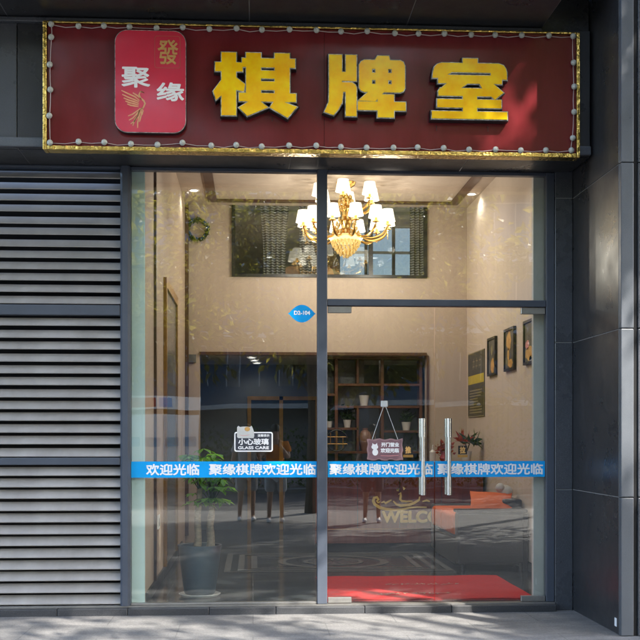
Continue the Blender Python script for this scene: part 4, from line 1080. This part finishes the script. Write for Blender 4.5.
def block(x0, x1, y, h, floors, label, glassy):
    t = thing('apartment_block', label, 'building', ((x0 + x1) / 2, y, GZ), 'buildings across the street')
    MB().box(x0, x1, y - 10, y, GZ, h).build('wall', 'bldg', t)
    fh = (h - 3) / floors
    for k in range(floors):
        z = 3 + k * fh
        MB().box(x0, x1, y + .01, y + 1.1, z - .12, z + .12).build('balcony_slab', 'slab', t)
        MB().box(x0 + .1, x1 - .1, y + 1.02, y + 1.06, z + .12, z + 1.05).build('balcony_rail', 'bldgglass', t)
        wn = int((x1 - x0) / 2.6)
        for q in range(wn):
            xx = x0 + .5 + q * 2.6
            f_ = MB().box(xx, xx + 2.0, y + .005, y + .06, z + .14, z + fh - .5).build('window', 'slab', t)
            MB().box(xx + .06, xx + .97, y + .061, y + .075, z + .2, z + fh - .56).box(xx + 1.03, xx + 1.94, y + .061, y + .075, z + .2, z + fh - .56).build('pane', 'bldgglass', f_)
block(-26, -9.2, -38, 20, 5, 'pale apartment block with glass balconies across the street to the left', True)
block(-9, 5, -46, 17, 4, 'narrow pale apartment block set back between two others across the street', True)
block(5.2, 24, -40, 19, 5, 'wider and taller pale apartment block with blue windows across the street', True)

t = MB().box(2.850, 2.8535, -1.26, -1.215, .01, .075).build('paper_scrap', 'white')
tag(t, 'small white scrap of sticker at the foot of the granite pillar', 'litter')
# people by the camera, mirrored in the panes
def skin(name, joints, edges, radii, m_, parent, lev=2):
    me = bpy.data.meshes.new(name); me.from_pydata(joints, edges, []); o = bpy.data.objects.new(name, me); C.objects.link(o)
    sk = o.modifiers.new('s', 'SKIN'); ss = o.modifiers.new('u', 'SUBSURF'); ss.levels = lev; ss.render_levels = lev
    for i, v in enumerate(me.skin_vertices[0].data):
        r_ = radii[i]; v.radius = r_ if hasattr(r_, '__len__') else (r_, r_); v.use_root = (i == 0)
    dg = bpy.context.evaluated_depsgraph_get(); dg.update()
    me2 = bpy.data.meshes.new_from_object(o.evaluated_get(dg)); bpy.data.objects.remove(o)
    me2.polygons.foreach_set('use_smooth', [True] * len(me2.polygons))
    o = bpy.data.objects.new(name, me2); C.objects.link(o); me2.materials.clear(); me2.materials.append(M[m_]); o.parent = parent
    return o
def person(x, y, rz, label, tee, shorts_, phone):
    t = thing('person', label, 'person', (x, y, GZ), None, True, rz)
    J = [(0, 0, .93), (0, .0, 1.12), (0, .0, 1.32), (0, .01, 1.45), (0, .03, 1.53), (0, .05, 1.62), (0, .05, 1.72)]
    rr = [(.15, .11), (.13, .10), (.16, .11), (.09, .07), (.05, .05), (.075, .09), (.06, .07)]
    E_ = [(0, 1), (1, 2), (2, 3), (3, 4), (4, 5), (5, 6)]
    for s in (-1, 1):
        k = len(J)
        if phone: J += [(s * .18, 0, 1.40), (s * .23, .08, 1.16), (s * .07, .30, 1.40), (s * .05, .36, 1.45)]
        else: J += [(s * .18, 0, 1.40), (s * .24, -.02, 1.12), (s * .25, .06, .88), (s * .25, .09, .80)]
        rr += [.06, .042, .032, .034]; E_ += [(3, k), (k, k + 1), (k + 1, k + 2), (k + 2, k + 3)]
        k = len(J)
        J += [(s * .09, 0, .84), (s * .11, .02, .48), (s * .12, -.01, .09), (s * .125, .12, .035)]
        rr += [.085, .055, .036, .032]; E_ += [(0, k), (k, k + 1), (k + 1, k + 2), (k + 2, k + 3)]
    body = skin('body', J, E_, rr, 'skin', t)
    T = [(0, 0, .90), (0, 0, 1.12), (0, 0, 1.34), (0, .01, 1.45)]; tr_ = [(.185, .14), (.165, .13), (.185, .135), (.09, .08)]; te = [(0, 1), (1, 2), (2, 3)]
    for s in (-1, 1):
        k = len(T); T += [(s * .185, 0, 1.41), (s * (.225 if phone else .235), .04 if phone else -.01, 1.24)]; tr_ += [.085, .075]; te += [(2, k), (k, k + 1)]
    skin('tee_shirt', T, te, tr_, tee, t)
    Q_ = [(0, 0, .95)]; qr = [(.175, .135)]; qe = []
    for s in (-1, 1):
        k = len(Q_); Q_ += [(s * .095, 0, .82), (s * .115, .01, .55)]; qr += [.115, .095]; qe += [(0, k), (k, k + 1)]
    skin('shorts', Q_, qe, qr, shorts_, t)
    MB().sphere((0, .035, 1.70), .098, 14, 9, (.86, 1.0, .95)).build('hair', 'hair', t, True)
    hd = MB()
    hd.sphere((0, .148, 1.62), .016, 8, 6, (.8, 1, 1.4)).sphere((.078, .05, 1.62), .02, 8, 6, (.4, 1, 1.4)).sphere((-.078, .05, 1.62), .02, 8, 6, (.4, 1, 1.4))
    hd.build('face_feature', 'skin', t, True)
    ey = MB(); ey.sphere((.03, .128, 1.645), .011, 8, 6).sphere((-.03, .128, 1.645), .011, 8, 6); ey.build('eye', 'hair', t, True)
    for s in (-1, 1):
        MB().sphere((s * .125, .06, .045), .075, 12, 8, (.58, 1.75, .6)).build('shoe', 'shoe', t, True)
        hx, hy, hz = (s * .05, .37, 1.46) if phone else (s * .25, .10, .77)
        fg = MB()
        for q in range(4):
            o_ = (q - 1.5) * .017
            if phone: fg.tube([(hx, hy, hz + o_), (hx - s * .03, hy + .035, hz + o_), (hx - s * .055, hy + .02, hz + o_)], .008, 6)
            else: fg.tube([(hx, hy + o_, hz + .02), (hx, hy + o_ + .005, hz - .04), (hx - s * .012, hy + o_ + .01, hz - .075 + abs(o_) * .5)], .008, 6)
        fg.build('hand_fingers', 'skin', body, True)
    return t
person(.40, -10.3, 0, 'person in orange tee and grey shorts holding up a phone, mirrored in the window', 'teeorange', 'shorts', True)
person(-.12, -10.7, R(-5), 'person in pale grey tee and shorts with arms hanging, mirrored in the window', 'shorts', 'shorts', False)
person(2.15, -10.2, R(8), 'person in dark shorts and white shoes mirrored in the glass door', 'teenavy', 'shortsdark', False)
tp = MB().box(.33, .48, -9.95, -9.94, 1.37, 1.45, .004)
tag(tp.build('camera_phone', 'black'), 'black phone held up sideways by the person in the orange tee', 'phone')
